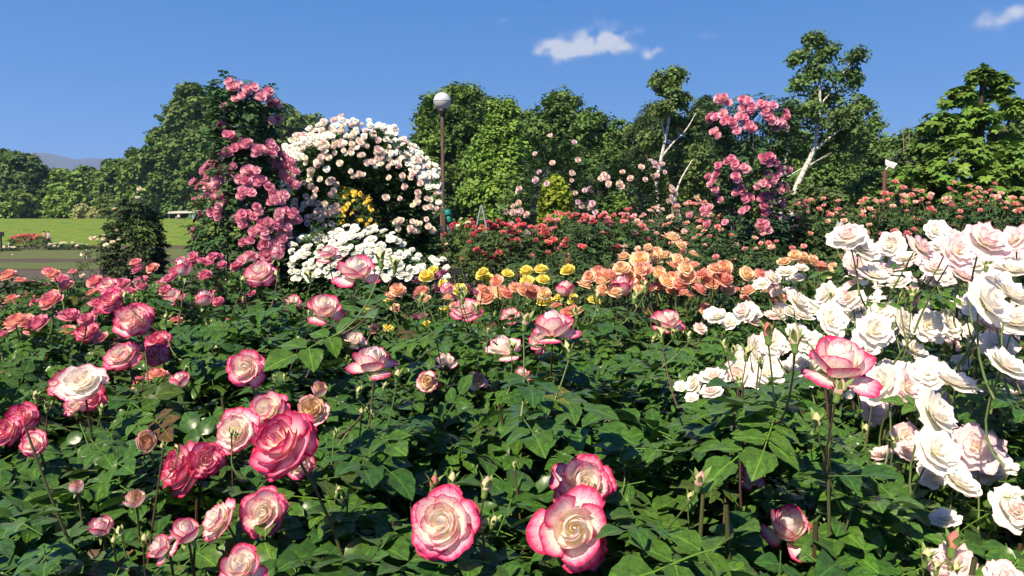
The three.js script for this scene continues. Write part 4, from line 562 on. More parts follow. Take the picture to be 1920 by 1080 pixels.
for (const [px, d, half, top, n, blooms, col, label] of [
  [868, 10.6, 38, 412, 1000, [[16, redP, .085, { low: .9 }], [5, creamP, .07]], G3, 'dark leaved bush with a few red roses at lamp post foot'],
  [925, 9.6, 52, 413, 1200, [[34, redP, .092, { cluster: 4, low: .6 }]], G3, 'bush with a tight bunch of crimson red roses'],
  [985, 9.9, 50, 412, 1100, [[40, coralP, .09, { cluster: 4, low: .5 }], [6, redP, .085]], G1, 'bush full of coral red roses beside the crimson one'],
  [1048, 10.2, 50, 408, 1100, [[40, [...coralP, ...rosyP], .088, { cluster: 3, low: .5 }]], G1, 'bush of mixed coral and rose pink blooms below conifer'],
  [1108, 9.4, 50, 416, 1100, [[38, [...coralP, ...rosyP], .092, { cluster: 4, low: .6 }]], G2, 'bush with coral pink clusters, lower than its neighbours'],
  [1168, 9.8, 50, 408, 1000, [[28, rosyP, .088, { cluster: 2, low: .5 }]], G2, 'bush with scattered rose pink blooms before second arch'],
  [1226, 10.5, 52, 398, 1000, [[46, paleP, .095, { cluster: 4, low: .35 }]], G2, 'bush crowded with pale blush roses at slender birch foot'],
  [1292, 10.2, 52, 394, 1000, [[34, [...paleP, ...peachP], .088, { cluster: 2 }]], G2, 'bush with pale peach roses between birch and pink pillar'],
  [1352, 9.0, 52, 404, 1000, [[24, peachP, .08, { low: .6 }]], G2, 'bush with small peach pink blooms before the pink pillar'],
  [1440, 8.9, 60, 402, 1200, [[24, [...peachP, ...paleP], .078, { low: .7 }]], G2, 'bush dotted with tiny peach buds right of pink pillar'],
  [1522, 8.7, 60, 392, 1300, [[22, peachP, .078, { low: .6, rise: [.02, .22] }]], G1, 'tall bush dotted with peach blooms below leaning birch'],
  [1604, 8.9, 60, 384, 1300, [[24, peachP, .08, { low: .6, rise: [.02, .24] }]], G1, 'tall bush dotted with peach blooms before the dark trees'],
  [1684, 8.3, 60, 378, 1300, [[24, peachP, .084, { low: .6, rise: [.02, .26] }]], G1, 'tall peach rose bush by the floodlight post'],
  [1768, 8.7, 64, 376, 1300, [[26, peachP, .086, { low: .6, rise: [.02, .24] }]], G2, 'tall peach rose bush under the large leaved tree'],
  [1852, 8.1, 64, 384, 1300, [[26, peachP, .086, { low: .6, rise: [.02, .2] }]], G2, 'tall salmon rose bush second from picture edge'],
  [1934, 8.5, 60, 384, 1100, [[20, peachP, .084, { low: .6, rise: [.02, .2] }]], G2, 'tall salmon rose bush cut by picture edge'],
  [1010, 7.6, 70, 474, 1200, [[5, coralP, .07]], G2, 'low dark green rose bush with hardly a flower, front of bed'],
  [1100, 7.3, 70, 470, 1200, [[5, coralP, .07]], G2, 'low leafy rose bush with hardly a flower behind yellow roses'],
  [1220, 7.4, 70, 458, 1200, [[12, peachP, .075, { low: .7 }]], G2, 'leafy rose bush with few peach blooms behind apricot roses'],
  [1340, 7.2, 70, 450, 1200, [[16, peachP, .075, { low: .8 }]], G2, 'leafy rose bush sprinkled with peach buds below pink pillar'],
  [1460, 7.0, 75, 448, 1300, [[16, peachP, .075, { low: .8 }]], G2, 'leafy rose bush sprinkled with peach buds behind tall white spray'],
  [1640, 6.8, 100, 446, 1700, [[22, peachP, .078, { low: .8 }]], G1, 'wide leafy rose bush with peach buds between white sprays'],
  [1840, 6.6, 110, 448, 1700, [[18, peachP, .078, { low: .8 }]], G1, 'wide leafy rose bush behind the white roses at edge'],
]) bedBush(label, px, d, half, top, n, blooms, col, BED);
const WH = 'low white rose shrubs in front of the arch';
const S1 = bedBush('low shrub covered in small white roses beside pink pillar', 622, 6.0, 78, 434, 1900, [], [.050, .11, .030], WH, { sides: .5 });
const S2 = bedBush('low shrub of small white roses sloping down to the path', 745, 5.8, 84, 458, 1700, [], [.050, .11, .030], WH, { sides: .5 });
for (let n = 0; n < 210;) { const px = rr(545, 842), py = rr(424, 524), roof = 430 + Math.max(0, px - 735) * 0.62 + 14 * Math.sin(px * 0.035); if (py < roof) continue; const b = px < 688 ? S1 : S2, e = clamp((px - (px < 688 ? 622 : 745)) / 95, -1, 1), up = clamp((roof + 46 - py) / 46, 0, 1), d = -b.z - 0.50 * Math.sqrt(1 - e * e * 0.8) + 0.35 * up * up, p = at(px, py, d), dir = V(rr(-.5, .4), .6 + .5 * up, rr(.2, 1)); mesh('rose_bloom', midBlooms.single[ri(2)], pureWhite[0], b.t, p.sub(b.org), quatTo(dir, rnd() * 6), 0.062 * rr(.75, 1.2) / 2.15); n++; }
const YC = bedBush('yellow flowered climbing rose seen through the white arch', 700, 10.4, 90, 312, 6000, [[24, brightYellow, .08, { low: .97, cluster: 3, stems: false, only: (x) => x < -1.95 }]], [.045, .095, .028], undefined, { name: 'yellow_climbing_rose', rz: .25, sides: .9, leaf: .16 });
for (let n = 0; n < 40; n++) { const px = 640 + 68 * rnd(), py = 330 + 95 * rnd(), p = at(px, py, 10.4 - .36 + rr(-.05, .1)), dir = V(rr(-.6, .5), .5, 1); mesh('rose_bloom', farBlooms[ri(3)], brightYellow[ri(2)], YC.t, p.sub(YC.org), quatTo(dir, rnd() * 6), .075 * rr(.7, 1.2) / 2.15); }
bedBush('magenta rose bush peeping out under the white arch', 664, 7.3, 22, 416, 300, [[12, magentaP, .07, { low: .3 }]], G2, undefined, { rz: .2 });
bedBush('small magenta purple rose bush at white shrub\'s foot', 812, 5.0, 40, 520, 420, [[14, magentaP, .085, { low: .6, cluster: 3 }]], G2, 'magenta rose bushes', { rz: .25 });
bedBush('small deep purple rose bush behind yellow roses', 868, 4.6, 26, 536, 300, [[10, magentaP, .085, { low: .5, cluster: 3 }]], G2, 'magenta rose bushes', { rz: .2 });
// the lone bush and the far beds on the lawn side
bedBush('lone dark green upright bush in front of the lawn', 250, 11, 37, 376, 2000, [[7, creamP, .08, { low: .5 }]], [.040, .078, .028], undefined, { name: 'upright_bush', rz: .36, sides: .7, leaf: .15 });
bedBush('thin straggling bush with whitish blooms beside lone bush', 188, 10.5, 36, 446, 260, [[10, creamP, .09, { cluster: 3, low: .5 }]], [.07, .11, .04], undefined, { rz: .3 });
bedBush('coral rose bush at lawn edge beside the strolling couple', 54, 72, 28, 440, 420, [[40, coralP, .32, { low: .5, stems: false }]], [.05, .09, .03], 'far rose bushes beside the lawn', { rz: 1.2, leaf: .4 });
bedBush('whitish rose bush at lawn edge right of strolling couple', 125, 70, 30, 456, 420, [[22, creamP, .3, { low: .5, stems: false }]], [.045, .085, .03], 'far rose bushes beside the lawn', { rz: 1.2, leaf: .4 });
bedBush('whitish rose bush at lawn edge by the picture edge', 4, 66, 20, 464, 320, [[14, creamP, .3, { low: .5, stems: false }]], [.045, .085, .03], 'far rose bushes beside the lawn', { rz: 1.0, leaf: .4 });
console.log('beds done');

// ------------------------------------------------------------------ near beds: pink on the left, yellow and apricot in the middle
seed(600);
const NEARG = [[.036, .092, .030]];
function nearBush(name, label, px, d, rx, rz, topPy, n, leaf, mats, group, o = {}) {
  const p = at(px, HORIZON, d), h = at(px, topPy, d).y, b = bush(name, label, { x: p.x, z: p.z, rx, rz, h, sides: o.sides ?? 0.22, young: o.young }, group);
  canes(b, o.canes ?? 7); nearFoliage(b, n, leaf, mats, o.limit ?? 300); return b;
}
const PK = 'pink rose bushes at the picture\'s edge';
for (const [px, d, rx, rz, top, n, blooms, label] of [
  [40, 2.7, .55, .5, 640, 1300, [[30, salmonP, .074]], 'pink rose bush at picture edge, nearest of the pink ones'],
  [130, 3.5, .6, .45, 560, 1200, [[30, salmonP, .074]], 'salmon pink rose bush behind the nearest pink one'],
  [275, 3.9, .55, .45, 548, 1000, [[24, [salmonP[0], salmonP[2], pinkP[2]], .078]], 'pink rose bush below the lone upright bush'],
  [20, 4.3, .6, .45, 536, 800, [[22, [...salmonP, pinkP[1]], .078]], 'pink rose bush at edge, furthest back before gravel'],
  [215, 5.0, .8, .45, 516, 1000, [[26, [...salmonP], .078]], 'coral pink rose bush with cream buds before gravel path'],
  [350, 4.9, .5, .4, 506, 700, [[26, [pinkP[1], salmonP[2]], .08]], 'deep pink rose bush at foot of pink pillar'],
]) { const b = nearBush('pink_rose_bush', label, px, d, rx, rz, top, n, .10, roseLeafs, PK, { limit: 130, young: 0.08 }); for (const [c, m, s] of blooms) sprinkle(b, c, midBlooms.double, m, s, { rise: [.0, .12], back: .9, low: .25, thick: .0035, cluster: 2 }); }
const YB = nearBush('yellow_rose_bush', 'bush with bright yellow roses in the middle of the beds', 940, 4.4, .62, .4, 548, 1000, .085, paleLeafs, undefined, { limit: 150 });
for (const [px, py, s] of [[800, 520, 26], [812, 508, 20], [906, 512, 20], [915, 524, 20], [905, 518, 24], [951, 514, 20], [987, 509, 22], [1014, 507, 22], [1018, 525, 22], [988, 528, 24], [1065, 508, 24], [830, 533, 14], [862, 545, 26], [832, 580, 14], [1022, 566, 26], [1047, 560, 16], [1074, 566, 18], [1075, 560, 14], [1110, 563, 14], [1118, 566, 12], [1015, 555, 18], [902, 634, 20], [897, 630, 14], [728, 614, 16], [800, 610, 18], [728, 560, 12], [690, 580, 14]]) { const d = 4.1 + rr(-.2, .3), p = at(px, py, d), dir = V(rr(-.4, .3), 1, rr(.2, .8)); free(p, s * d / F * .4); mesh('rose_bloom', midBlooms.double[ri(3)], yellowP[ri(2)], YB.t, p.clone().sub(YB.org), quatTo(dir, rnd() * 6), Math.max(s, 16) * 1.15 * d / F / 2.15); stemTo(YB, p, dir.normalize(), .003, caneGreen, .3); }
const AP = 'apricot rose bushes in the middle of the beds';
const A1 = nearBush('apricot_rose_bush', 'large apricot rose bush crowded with blooms in the middle', 1250, 3.7, .5, .45, 566, 1200, .10, roseLeafs, AP, { limit: 180 }), A2 = nearBush('apricot_rose_bush', 'apricot rose bush in a low row before the yellow roses', 910, 3.6, .36, .3, 600, 700, .10, roseLeafs, AP, { limit: 130 }), A3 = nearBush('apricot_rose_bush', 'apricot rose bush half hidden by white roses', 1500, 4.2, .36, .35, 530, 600, .10, roseLeafs, AP, { limit: 100 });
for (const [b, d0, list] of [[A1, 3.5, [[1258, 449, 46], [1170, 483, 40], [1200, 487, 46], [1228, 492, 40], [1248, 480, 36], [1260, 500, 40], [1165, 505, 46], [1190, 512, 42], [1208, 506, 44], [1235, 512, 42], [1262, 522, 44], [1285, 505, 42], [1300, 500, 38], [1120, 515, 46], [1140, 518, 46], [1105, 520, 34], [1155, 524, 42], [1178, 522, 40], [1250, 528, 46], [1275, 535, 44], [1300, 528, 48], [1310, 545, 40], [1232, 540, 48], [1215, 545, 40], [1260, 545, 42], [1325, 520, 36], [1358, 503, 44], [1355, 525, 46], [1335, 532, 34], [1130, 545, 40], [1150, 550, 38], [1290, 555, 36], [1365, 545, 36], [1300, 478, 30], [1270, 487, 34], [1220, 478, 34], [1215, 465, 26], [1320, 580, 34], [1215, 586, 30], [1290, 520, 44], [1195, 528, 40], [1095, 635, 26], [1155, 640, 30], [1340, 505, 30]]], [A2, 3.5, [[932, 528, 36], [870, 572, 44], [915, 556, 44], [950, 552, 44], [980, 545, 44], [1000, 550, 46], [1020, 552, 46], [965, 540, 36], [790, 550, 40], [797, 563, 40], [745, 545, 36], [1043, 575, 40], [1075, 588, 46], [840, 560, 30], [905, 545, 34], [1055, 600, 34], [740, 580, 26], [700, 620, 26]]], [A3, 4.0, [[1470, 492, 42], [1505, 482, 40], [1522, 488, 36], [1490, 480, 34], [1400, 515, 40], [1425, 515, 32], [1440, 545, 40], [1405, 548, 44], [1550, 512, 36], [1395, 560, 34], [1328, 582, 34], [1455, 520, 30], [1380, 545, 30], [1540, 500, 30]]]])
  for (const [px, py, s] of [...list, ...list.filter(() => rnd() < .45).map(([x, y, w]) => [x + rr(-22, 22), y + rr(-8, 16), w * rr(.7, 1)])]) { const d = d0 + rr(-.15, .25) + (py < 500 ? .2 : 0), p = at(px, py, d), dir = V(rr(-.8, .7), 1, rr(-.1, 1.3)), k = py < 495 ? 2 : ri(4); free(p, s * d / F * .45); mesh('rose_bloom', midBlooms.double[ri(3)], apricotP[k], b.t, p.clone().sub(b.org), quatTo(dir, rnd() * 6), s * 0.72 * rr(0.8, 1.15) * d / F / 2.15); stemTo(b, p, dir.normalize(), .0035, rnd() < .5 ? caneMat : caneGreen, .34); }

// ------------------------------------------------------------------ the cream roses edged with pink in front
seed(700);
const BI = 'cream and pink bicolour rose bushes in front';
const biBushes = [
  ['bicolour rose bush at front centre bearing three big roses', 935, 1.42, .50, .46, 935, 860], ['bicolour rose bush at front with the biggest bloom, pinkest cluster', 430, 1.62, .56, .48, 840, 900], ['bicolour rose bush at front holding one rose among white ones', 1430, 1.50, .42, .42, 800, 680],
  ['bicolour rose bush behind the front centre one, upright goblet roses', 960, 2.35, .55, .5, 690, 1150], ['bicolour rose bush with one round rose facing out over leaves', 440, 2.45, .58, .5, 690, 1150], ['bicolour rose bush at picture edge with a bunch leaning out', 90, 2.0, .50, .45, 750, 900],
  ['bicolour rose bush in back row with budded tall stems, centre', 1090, 3.15, .62, .42, 598, 1050], ['bicolour rose bush in back row, tallest rose against white shrub', 640, 3.1, .62, .42, 598, 1050], ['bicolour rose bush in back row behind the round pink rose', 330, 3.2, .6, .42, 600, 850], ['bicolour rose bush in shade at the bottom corner', 120, 1.35, .34, .36, 990, 360],
].map(([label, px, d, rx, rz, top, n]) => nearBush('bicolour_rose_bush', label, px, d, rx, rz, top, n, d < 1.7 ? .20 : .17, roseLeafs, BI, { limit: 260, sides: .25 }));
const deepest = (py) => 0.64 / (Math.max(40, py - HORIZON) / F + 0.075);       // blooms stand above the leaves, whose top is about a metre up
const nearest = (list, p) => list.reduce((a, b) => Math.hypot((b.x - p.x) / b.rx, (b.z - p.z) / b.rz) < Math.hypot((a.x - p.x) / a.rx, (a.z - p.z) / a.rz) ? b : a);
const biPale = [biInner, biInner, biMid, biOuter], biMats = [biInner, biMid, biOuter, biDeep], deepMats = [biMid, biOuter, biDeep, biDeep], spentMats = [spentMat, spentMat, biMid, biOuter];
const tilt = (deg, az) => { const a = deg * Math.PI / 180, b = az * Math.PI / 180; return V(Math.sin(a) * Math.sin(b), Math.cos(a), Math.sin(a) * Math.cos(b)); };   // leaning towards the path the photograph was taken from
for (const [px, py, s, kind, dg, az, m] of [
  [828, 978, 132, 'full', 62, -14], [1095, 905, 114, 'full', 58, 6], [1075, 992, 126, 'half', 66, -4], [1110, 1030, 74, 'deep', 88, 20, 1], [1476, 990, 82, 'half', 34, 14], [1572, 676, 128, 'half', 22, 10], [525, 826, 122, 'deep', 52, -24, 1], [437, 806, 88, 'open', 62, -8], [500, 770, 78, 'full', 50, -14], [585, 765, 62, 'open', 55, 14, 2], [336, 876, 92, 'deep', 58, -34], [386, 862, 70, 'deep', 70, 30, 1], [402, 970, 84, 'open', 52, -48], [493, 960, 90, 'full', 64, 4], [350, 1000, 58, 'cup', 22, 0], [302, 1028, 56, 'half', 50, -50], [450, 1060, 78, 'half', 40, 10], [192, 993, 42, 'cup', 20, 0], [254, 938, 40, 'cup', 30, 10, 2], [145, 918, 28, 'cup', 20, 0, 2],
  [459, 690, 76, 'full', 74, 2], [246, 598, 62, 'deep', 72, 0], [337, 718, 36, 'cup', 15, 0], [226, 664, 62, 'full', 46, -8], [293, 636, 48, 'deep', 40, 0], [290, 664, 46, 'deep', 60, 0, 1], [152, 710, 84, 'open', 48, 20], [113, 716, 60, 'deep', 60, -30], [168, 742, 56, 'deep', 80, 20, 1], [140, 760, 36, 'half', 50, 0], [38, 782, 60, 'deep', 52, 10], [8, 806, 60, 'deep', 60, -20, 1], [60, 830, 50, 'deep', 60, 0], [700, 676, 82, 'half', 14, 6], [608, 576, 62, 'half', 34, 24], [669, 506, 66, 'half', 26, 10], [488, 510, 54, 'full', 40, -4], [616, 474, 42, 'half', 20, 0], [384, 564, 38, 'cup', 14, 0], [345, 510, 34, 'cup', 14, 0], [204, 560, 46, 'deep', 46, 0], [550, 565, 30, 'half', 40, 10], [325, 556, 30, 'half', 40, -20], [200, 532, 36, 'deep', 40, 0], [665, 637, 32, 'half', 40, 20],
  [1036, 614, 74, 'half', 10, 0], [945, 650, 58, 'half', 14, -6], [873, 576, 52, 'full', 30, 0], [1165, 544, 44, 'cup', 16, 0], [1060, 546, 38, 'cup', 14, 0], [1252, 602, 50, 'half', 24, 16], [958, 590, 38, 'half', 24, -10], [838, 546, 30, 'cup', 14, 0], [834, 676, 32, 'half', 30, 0], [894, 712, 36, 'half', 40, 20, 2], [978, 700, 34, 'half', 20, 0], [800, 715, 40, 'open', 60, 0, 2], [276, 830, 48, 'cup', 60, 20, 2], [1408, 895, 40, 'half', 50, 0], [560, 868, 56, 'half', 90, 30], [1010, 640, 40, 'half', 60, -30], [800, 712, 34, 'half', 40, 0], [600, 735, 34, 'cup', 30, 10, 2], [160, 620, 40, 'deep', 50, 0], [520, 480, 30, 'cup', 20, 0],
]) {
  const d = Math.min(clamp(0.115 * F / s, 1.1, 3.7), deepest(py)) * rr(0.98, 1.02), dia = s * d / F, p = at(px, py, d), b = nearest(biBushes, p), dir = tilt(dg, az); const kit = kits[kind][ri(4)];
  free(p, dia * .5); rose(b.t, 'rose_bloom', kit, m === 1 ? deepMats : m === 2 ? spentMats : kind === 'deep' ? (rnd() < .35 ? biMats : deepMats) : s < 100 && rnd() < .2 ? biPale : biMats, p.clone().sub(b.org).addScaledVector(dir, -dia * 0.22), dir, dia * (kind === 'cup' ? 1.45 : kind === 'half' ? 1.12 : 0.98), m === 2 ? 'faded papery cream rose' : undefined);
  stemTo(b, p.clone().addScaledVector(dir, -dia * 0.36), dir, .0031, rnd() < .4 ? caneDark : caneMat, .36);
}
for (const [px, py, s] of [[910, 918, 42], [846, 906, 36], [812, 910, 36], [1120, 928, 38], [1310, 908, 46], [1292, 936, 26], [1440, 630, 42], [1490, 645, 44], [1360, 652, 26], [1400, 666, 30], [1375, 660, 22], [1572, 738, 46], [1065, 660, 32], [985, 608, 36], [672, 738, 24], [745, 708, 28], [740, 500, 30], [714, 490, 32], [1240, 632, 28], [1292, 634, 22], [1224, 640, 18], [1262, 628, 20], [628, 815, 20], [226, 1004, 30], [213, 1018, 22], [270, 1016, 28], [68, 748, 26], [88, 766, 22], [190, 770, 22], [862, 548, 22], [1210, 540, 24], [1190, 560, 26], [790, 560, 22], [895, 580, 22], [868, 560, 24], [700, 720, 26], [520, 520, 22], [455, 530, 22], [580, 520, 22], [1080, 590, 22], [660, 565, 22], [235, 560, 22], [1120, 560, 20], [310, 600, 20], [560, 640, 20], [960, 655, 24]]) {
  const d = Math.min(clamp(0.038 * F / s, 1.15, 3.4), deepest(py)), p = at(px, py, d), b = nearest(biBushes, p), dir = V(rr(-.25, .25), 1, rr(-.1, .3)).normalize(); free(p, s * d / F * .5); bud(b.t, p.clone().sub(b.org), dir, s * d / F * 1.1, s > 34 ? ri(3) : 1); stemTo(b, p.clone().addScaledVector(dir, -s * d / F * .45), dir, .0019, rnd() < .35 ? caneDark : caneGreen, .16);
}
// leafy shoots with buds that stand up out of the bushes
seed(760);
for (const b of biBushes) for (let k = 0; k < 6; k++) {
  const a = rnd() * 6.283, r = Math.sqrt(rnd()) * .85, x = b.x + Math.cos(a) * r * b.rx, z = b.z + Math.sin(a) * r * b.rz; if (z > -1.15) continue;
  const p = V(x, bushTop(b, x, z) + rr(.06, .2), z), dir = V(rr(-.25, .25), 1, rr(-.2, .25)).normalize(), far = clamp(-z / 2, .7, 1.4);
  stemTo(b, p, dir, .0024, rnd() < .5 ? caneDark : caneMat, .3);
  for (let i = 0; i < 6; i++) { const f = rr(.02, .26), q = rnd() * 6.283, o = V(Math.cos(q), rr(-.1, .5), Math.sin(q)); b.extra.push({ p: p.clone().addScaledVector(dir, -f), q: basisQuat(o, V(rr(-.5, .4), 1, rr(-.3, .6))), s: b.leafSize * rr(.6, 1.0), depth: .02, c: [1, 1, 1], stem: true }); }
  if (rnd() < .7) for (let i = 0; i < 1 + ri(3); i++) { const q = p.clone().add(i ? V(rr(-.035, .035), rr(-.03, .02), rr(-.03, .03)) : V(0, 0, 0)), bd = V(rr(-.4, .4), 1, rr(-.3, .4)).normalize(); bud(b.t, q.clone().sub(b.org), bd, rr(.018, .03), 1); if (i) stemTo(b, q.clone().addScaledVector(bd, -.01), bd, .0014, caneGreen, .07); }
}
// ------------------------------------------------------------------ the white roses
seed(800);
const WG = 'white rose bushes beside the bicolour roses';
const wBushes = [['white rose bush at front corner with pink tinged blooms', 1800, 1.42, .40, .40, 825, 1700], ['white rose bush in the middle of the white group', 1640, 2.05, .48, .45, 590, 1100], ['white rose bush at picture edge with the largest white blooms', 1960, 1.95, .42, .50, 560, 900], ['white rose bush nearest the apricot roses', 1420, 2.55, .42, .40, 620, 800], ['white rose bush in back, its tall spray against dark leaves', 1720, 2.75, .6, .42, 520, 900]]
  .map(([label, px, d, rx, rz, top, n]) => nearBush('white_rose_bush', label, px, d, rx, rz, top, n, .135, paleLeafs, WG, { limit: 240, sides: .25, young: .08 }));
const whiteList = [[1590, 440, 72], [1622, 462, 72], [1600, 484, 46], [1632, 482, 52], [1580, 432, 44], [1604, 455, 60], [1730, 462, 72, 1], [1768, 456, 70], [1800, 470, 80, 1], [1852, 450, 92, 1], [1896, 446, 82, 1], [1900, 500, 82], [1745, 485, 54, 1], [1880, 474, 62], [1826, 492, 62], [1790, 445, 60], [1640, 512, 70], [1682, 522, 60], [1706, 526, 46, 1], [1600, 530, 50], [1545, 552, 56], [1590, 556, 60], [1626, 550, 56], [1500, 564, 60], [1488, 584, 46], [1562, 600, 72], [1650, 580, 60], [1640, 620, 78], [1345, 592, 48], [1368, 602, 42], [1392, 582, 50], [1412, 580, 44], [1450, 520, 42, 1], [1474, 506, 42], [1428, 530, 38], [1492, 520, 40], [1700, 605, 62], [1742, 610, 70], [1782, 612, 62], [1858, 566, 100], [1902, 548, 92], [1904, 600, 84], [1820, 570, 62], [1852, 602, 84, 1], [1892, 680, 100], [1716, 654, 60], [1420, 652, 60], [1396, 668, 46], [1450, 642, 60], [1500, 626, 60], [1338, 702, 60], [1382, 700, 56], [1442, 700, 62], [1482, 690, 58], [1530, 690, 56], [1650, 716, 84], [1690, 702, 70], [1704, 726, 74, 1], [1668, 736, 62], [1792, 712, 92], [1760, 776, 102], [1700, 818, 64, 1], [1762, 846, 112], [1830, 838, 92, 1], [1866, 868, 84], [1752, 888, 62], [1904, 950, 102], [1772, 970, 62], [1782, 1050, 106, 1], [1882, 1082, 84, 1], [1535, 650, 50], [1590, 580, 44], [1520, 575, 44], [1840, 640, 60], [1880, 620, 70, 1], [1660, 690, 60], [1740, 600, 50], [1750, 520, 44], [1700, 480, 60], [1620, 500, 50], [1560, 720, 40], [1300, 720, 40], [1470, 640, 50]];
for (const e of [...whiteList]) for (let k = 0; k < 2; k++) if (rnd() < (e[1] > 640 ? 0.8 : 0.55)) whiteList.push([e[0] + rr(-.85, .85) * e[2], e[1] + rr(-.3, .7) * e[2], e[2] * rr(.6, .9), rnd() < .25 ? 1 : e[3]]);
for (const [px, py, s0, pink] of whiteList) { const s = s0 * 0.88;
  const d = Math.min(clamp(0.09 * F / s, 1.15, 3.0), deepest(py)) * rr(.97, 1.03), dia = s * d / F, p = at(px, py, d), b = nearest(wBushes, p), dir = tilt(rr(18, 74), rr(-75, 45)), type = rnd() < 0.35 ? 'flatter' : 'flat', kit = kits[type][ri(kits[type].length)];
  free(p, dia * .45); const g = rose(b.t, 'rose_bloom', kit, pink ? [blushP, blushP] : [whiteP, rnd() < .3 ? blushP : whiteP], p.clone().sub(b.org).addScaledVector(dir, -dia * .12), dir, dia, pink ? 'white rose tinged with pink' : undefined);
  if (type === 'flat') mesh('stamens', stamenGeo, stamenMat, g); stemTo(b, p.clone().addScaledVector(dir, -dia * .3), dir, .0022, caneGreen, .2);
}
for (const [px, py, s, k] of [[1532, 796, 40, 1], [1622, 812, 30, 1], [1520, 830, 28, 1], [1785, 1026, 52, 2], [1735, 1050, 40, 1], [1755, 1068, 30, 1], [1790, 1072, 30, 1], [1710, 555, 26, 1], [1818, 655, 26, 1], [1600, 690, 24, 1], [1850, 500, 24, 1], [1660, 640, 22, 1], [1690, 560, 24, 1], [1560, 560, 20, 1], [1900, 520, 22, 1]]) { const d = Math.min(clamp(.036 * F / s, 1.2, 2.4), deepest(py)), p = at(px, py, d), b = nearest(wBushes, p), dir = V(rr(-.2, .2), 1, rr(-.1, .2)).normalize(); free(p, s * d / F * .5); bud(b.t, p.clone().sub(b.org), dir, s * d / F * 1.1, k); stemTo(b, p.clone().addScaledVector(dir, -s * d / F * .45), dir, .0019, caneGreen, .18); }
commitNearFoliage();
console.log('near done');

// ------------------------------------------------------------------ lamp post, floodlight, trellis, shelter, signs
{
  const d = 15.7, p = at(831, HORIZON, d), H = at(834, 190, d).y, t = thing('globe_lamp_post', 'tall brown lamp post with a round silver topped globe', 'lamp post', [p.x, 0, p.z]), brown = PHYS({ color: lin(.27, .17, .14), roughness: 0.55, map: rep(soilTex, 1) }), R = .19;
  mesh('lower_pole', lathe([[.001, 0], [.10, 0], [.10, .05], [.068, .07], [.066, at(834, 392, d).y], [.05, at(834, 388, d).y]], 16), brown, t);
  mesh('upper_pole', lathe([[.04, at(834, 391, d).y], [.038, H - .3], [.001, H - .3]], 14), brown, t); mesh('joint_ring', new THREE.TorusGeometry(.062, .014, 8, 20).rotateX(Math.PI / 2).translate(0, at(834, 391, d).y, 0), brown, t);
  mesh('collar', lathe([[.001, H - .34], [.045, H - .33], [.06, H - .27], [.10, H - .22], [.11, H - .16], [.001, H - .16]], 18), PHYS({ color: lin(.03, .03, .03), roughness: .5 }), t);
  const top = [], low = []; for (let i = 0; i <= 10; i++) { const a = Math.PI / 2 * (1 - i / 10); top.push([Math.cos(a) * R + .0001, H + Math.sin(a) * R]); } for (let i = 0; i <= 9; i++) { const a = -i / 10 * 1.05; low.push([Math.cos(a) * R, H - .004 + Math.sin(a) * R]); }
  const gl = mesh('globe_cover', lathe(top, 32), PHYS({ color: lin(.62, .62, .62), roughness: .35, metalness: .15 }), t); mesh('rim', new THREE.TorusGeometry(R, .006, 6, 36).rotateX(Math.PI / 2).translate(0, H - .002, 0), PHYS({ color: lin(.25, .25, .25), roughness: .4 }), gl);
  mesh('globe_glass', lathe(low, 32), PHYS({ color: lin(.80, .81, .80), transmission: .55, thickness: 0, roughness: .55 }), t); mesh('bulb', new THREE.SphereGeometry(.045, 12, 10).scale(1, 1.5, 1).translate(0, H - .07, 0), PHYS({ color: lin(.8, .8, .78), roughness: .3 }), t);
  const bp = at(843, 405, d - .1), box = thing('hanging_container', 'teal plastic container hanging on the side of lamp post', 'container', [bp.x, bp.y - .14, bp.z]); box.rotation.z = .2;
  const teal = PHYS({ color: lin(.01, .19, .17), roughness: .45 }); mesh('body', lathe([[.001, 0], [.04, .0], [.046, .02], [.044, .04], [.05, .06], [.054, .15], [.001, .15]], 14), teal, box); mesh('cap', lathe([[.001, .155], [.07, .155], [.078, .18], [.074, .24], [.06, .275], [.001, .28]], 14), teal, box); mesh('hanger', tube([V(0, .27, 0), V(-.05, .30, 0), V(-.11, .30, 0)], .01, 6), teal, box);
}
{
  const d = 14, p = at(1653, HORIZON, d), top = at(1655, 318, d).y, t = thing('floodlight_post', 'thin reddish brown post with a white floodlight on top', 'floodlight', [p.x, 0, p.z]), brown = PHYS({ color: lin(.15, .055, .04), roughness: .6 }), white = PHYS({ color: lin(.78, .78, .77), roughness: .45 });
  mesh('post', tube([V(-.03, 0, 0), V(.02, top, 0)], .034, 10), brown, t); mesh('bracket', tube([V(.02, top - .02, 0), V(.05, top + .04, .02), V(.09, top + .085, .02)], .014, 8), white, t);
  const head = new THREE.Group(); head.name = 'lamp_head'; head.position.set(.11, top + .10, .02); head.rotation.set(.3, -.5, -.25); head.scale.setScalar(.68); t.add(head);
  const sh = new THREE.Shape(); sh.moveTo(-.11, -.05); sh.lineTo(.12, -.07); sh.lineTo(.14, .06); sh.lineTo(-.06, .055); sh.lineTo(-.16, .07); sh.lineTo(-.15, .03); const hg = new THREE.ExtrudeGeometry(sh, { depth: .12, bevelEnabled: true, bevelSize: .012, bevelThickness: .012, bevelSegments: 2 }); hg.translate(0, 0, -.06); mesh('housing', hg, white, head); mesh('lamp_glass', new THREE.BoxGeometry(.18, .004, .10).translate(0, -.08, 0), PHYS({ color: lin(.4, .42, .42), roughness: .15 }), head);
}
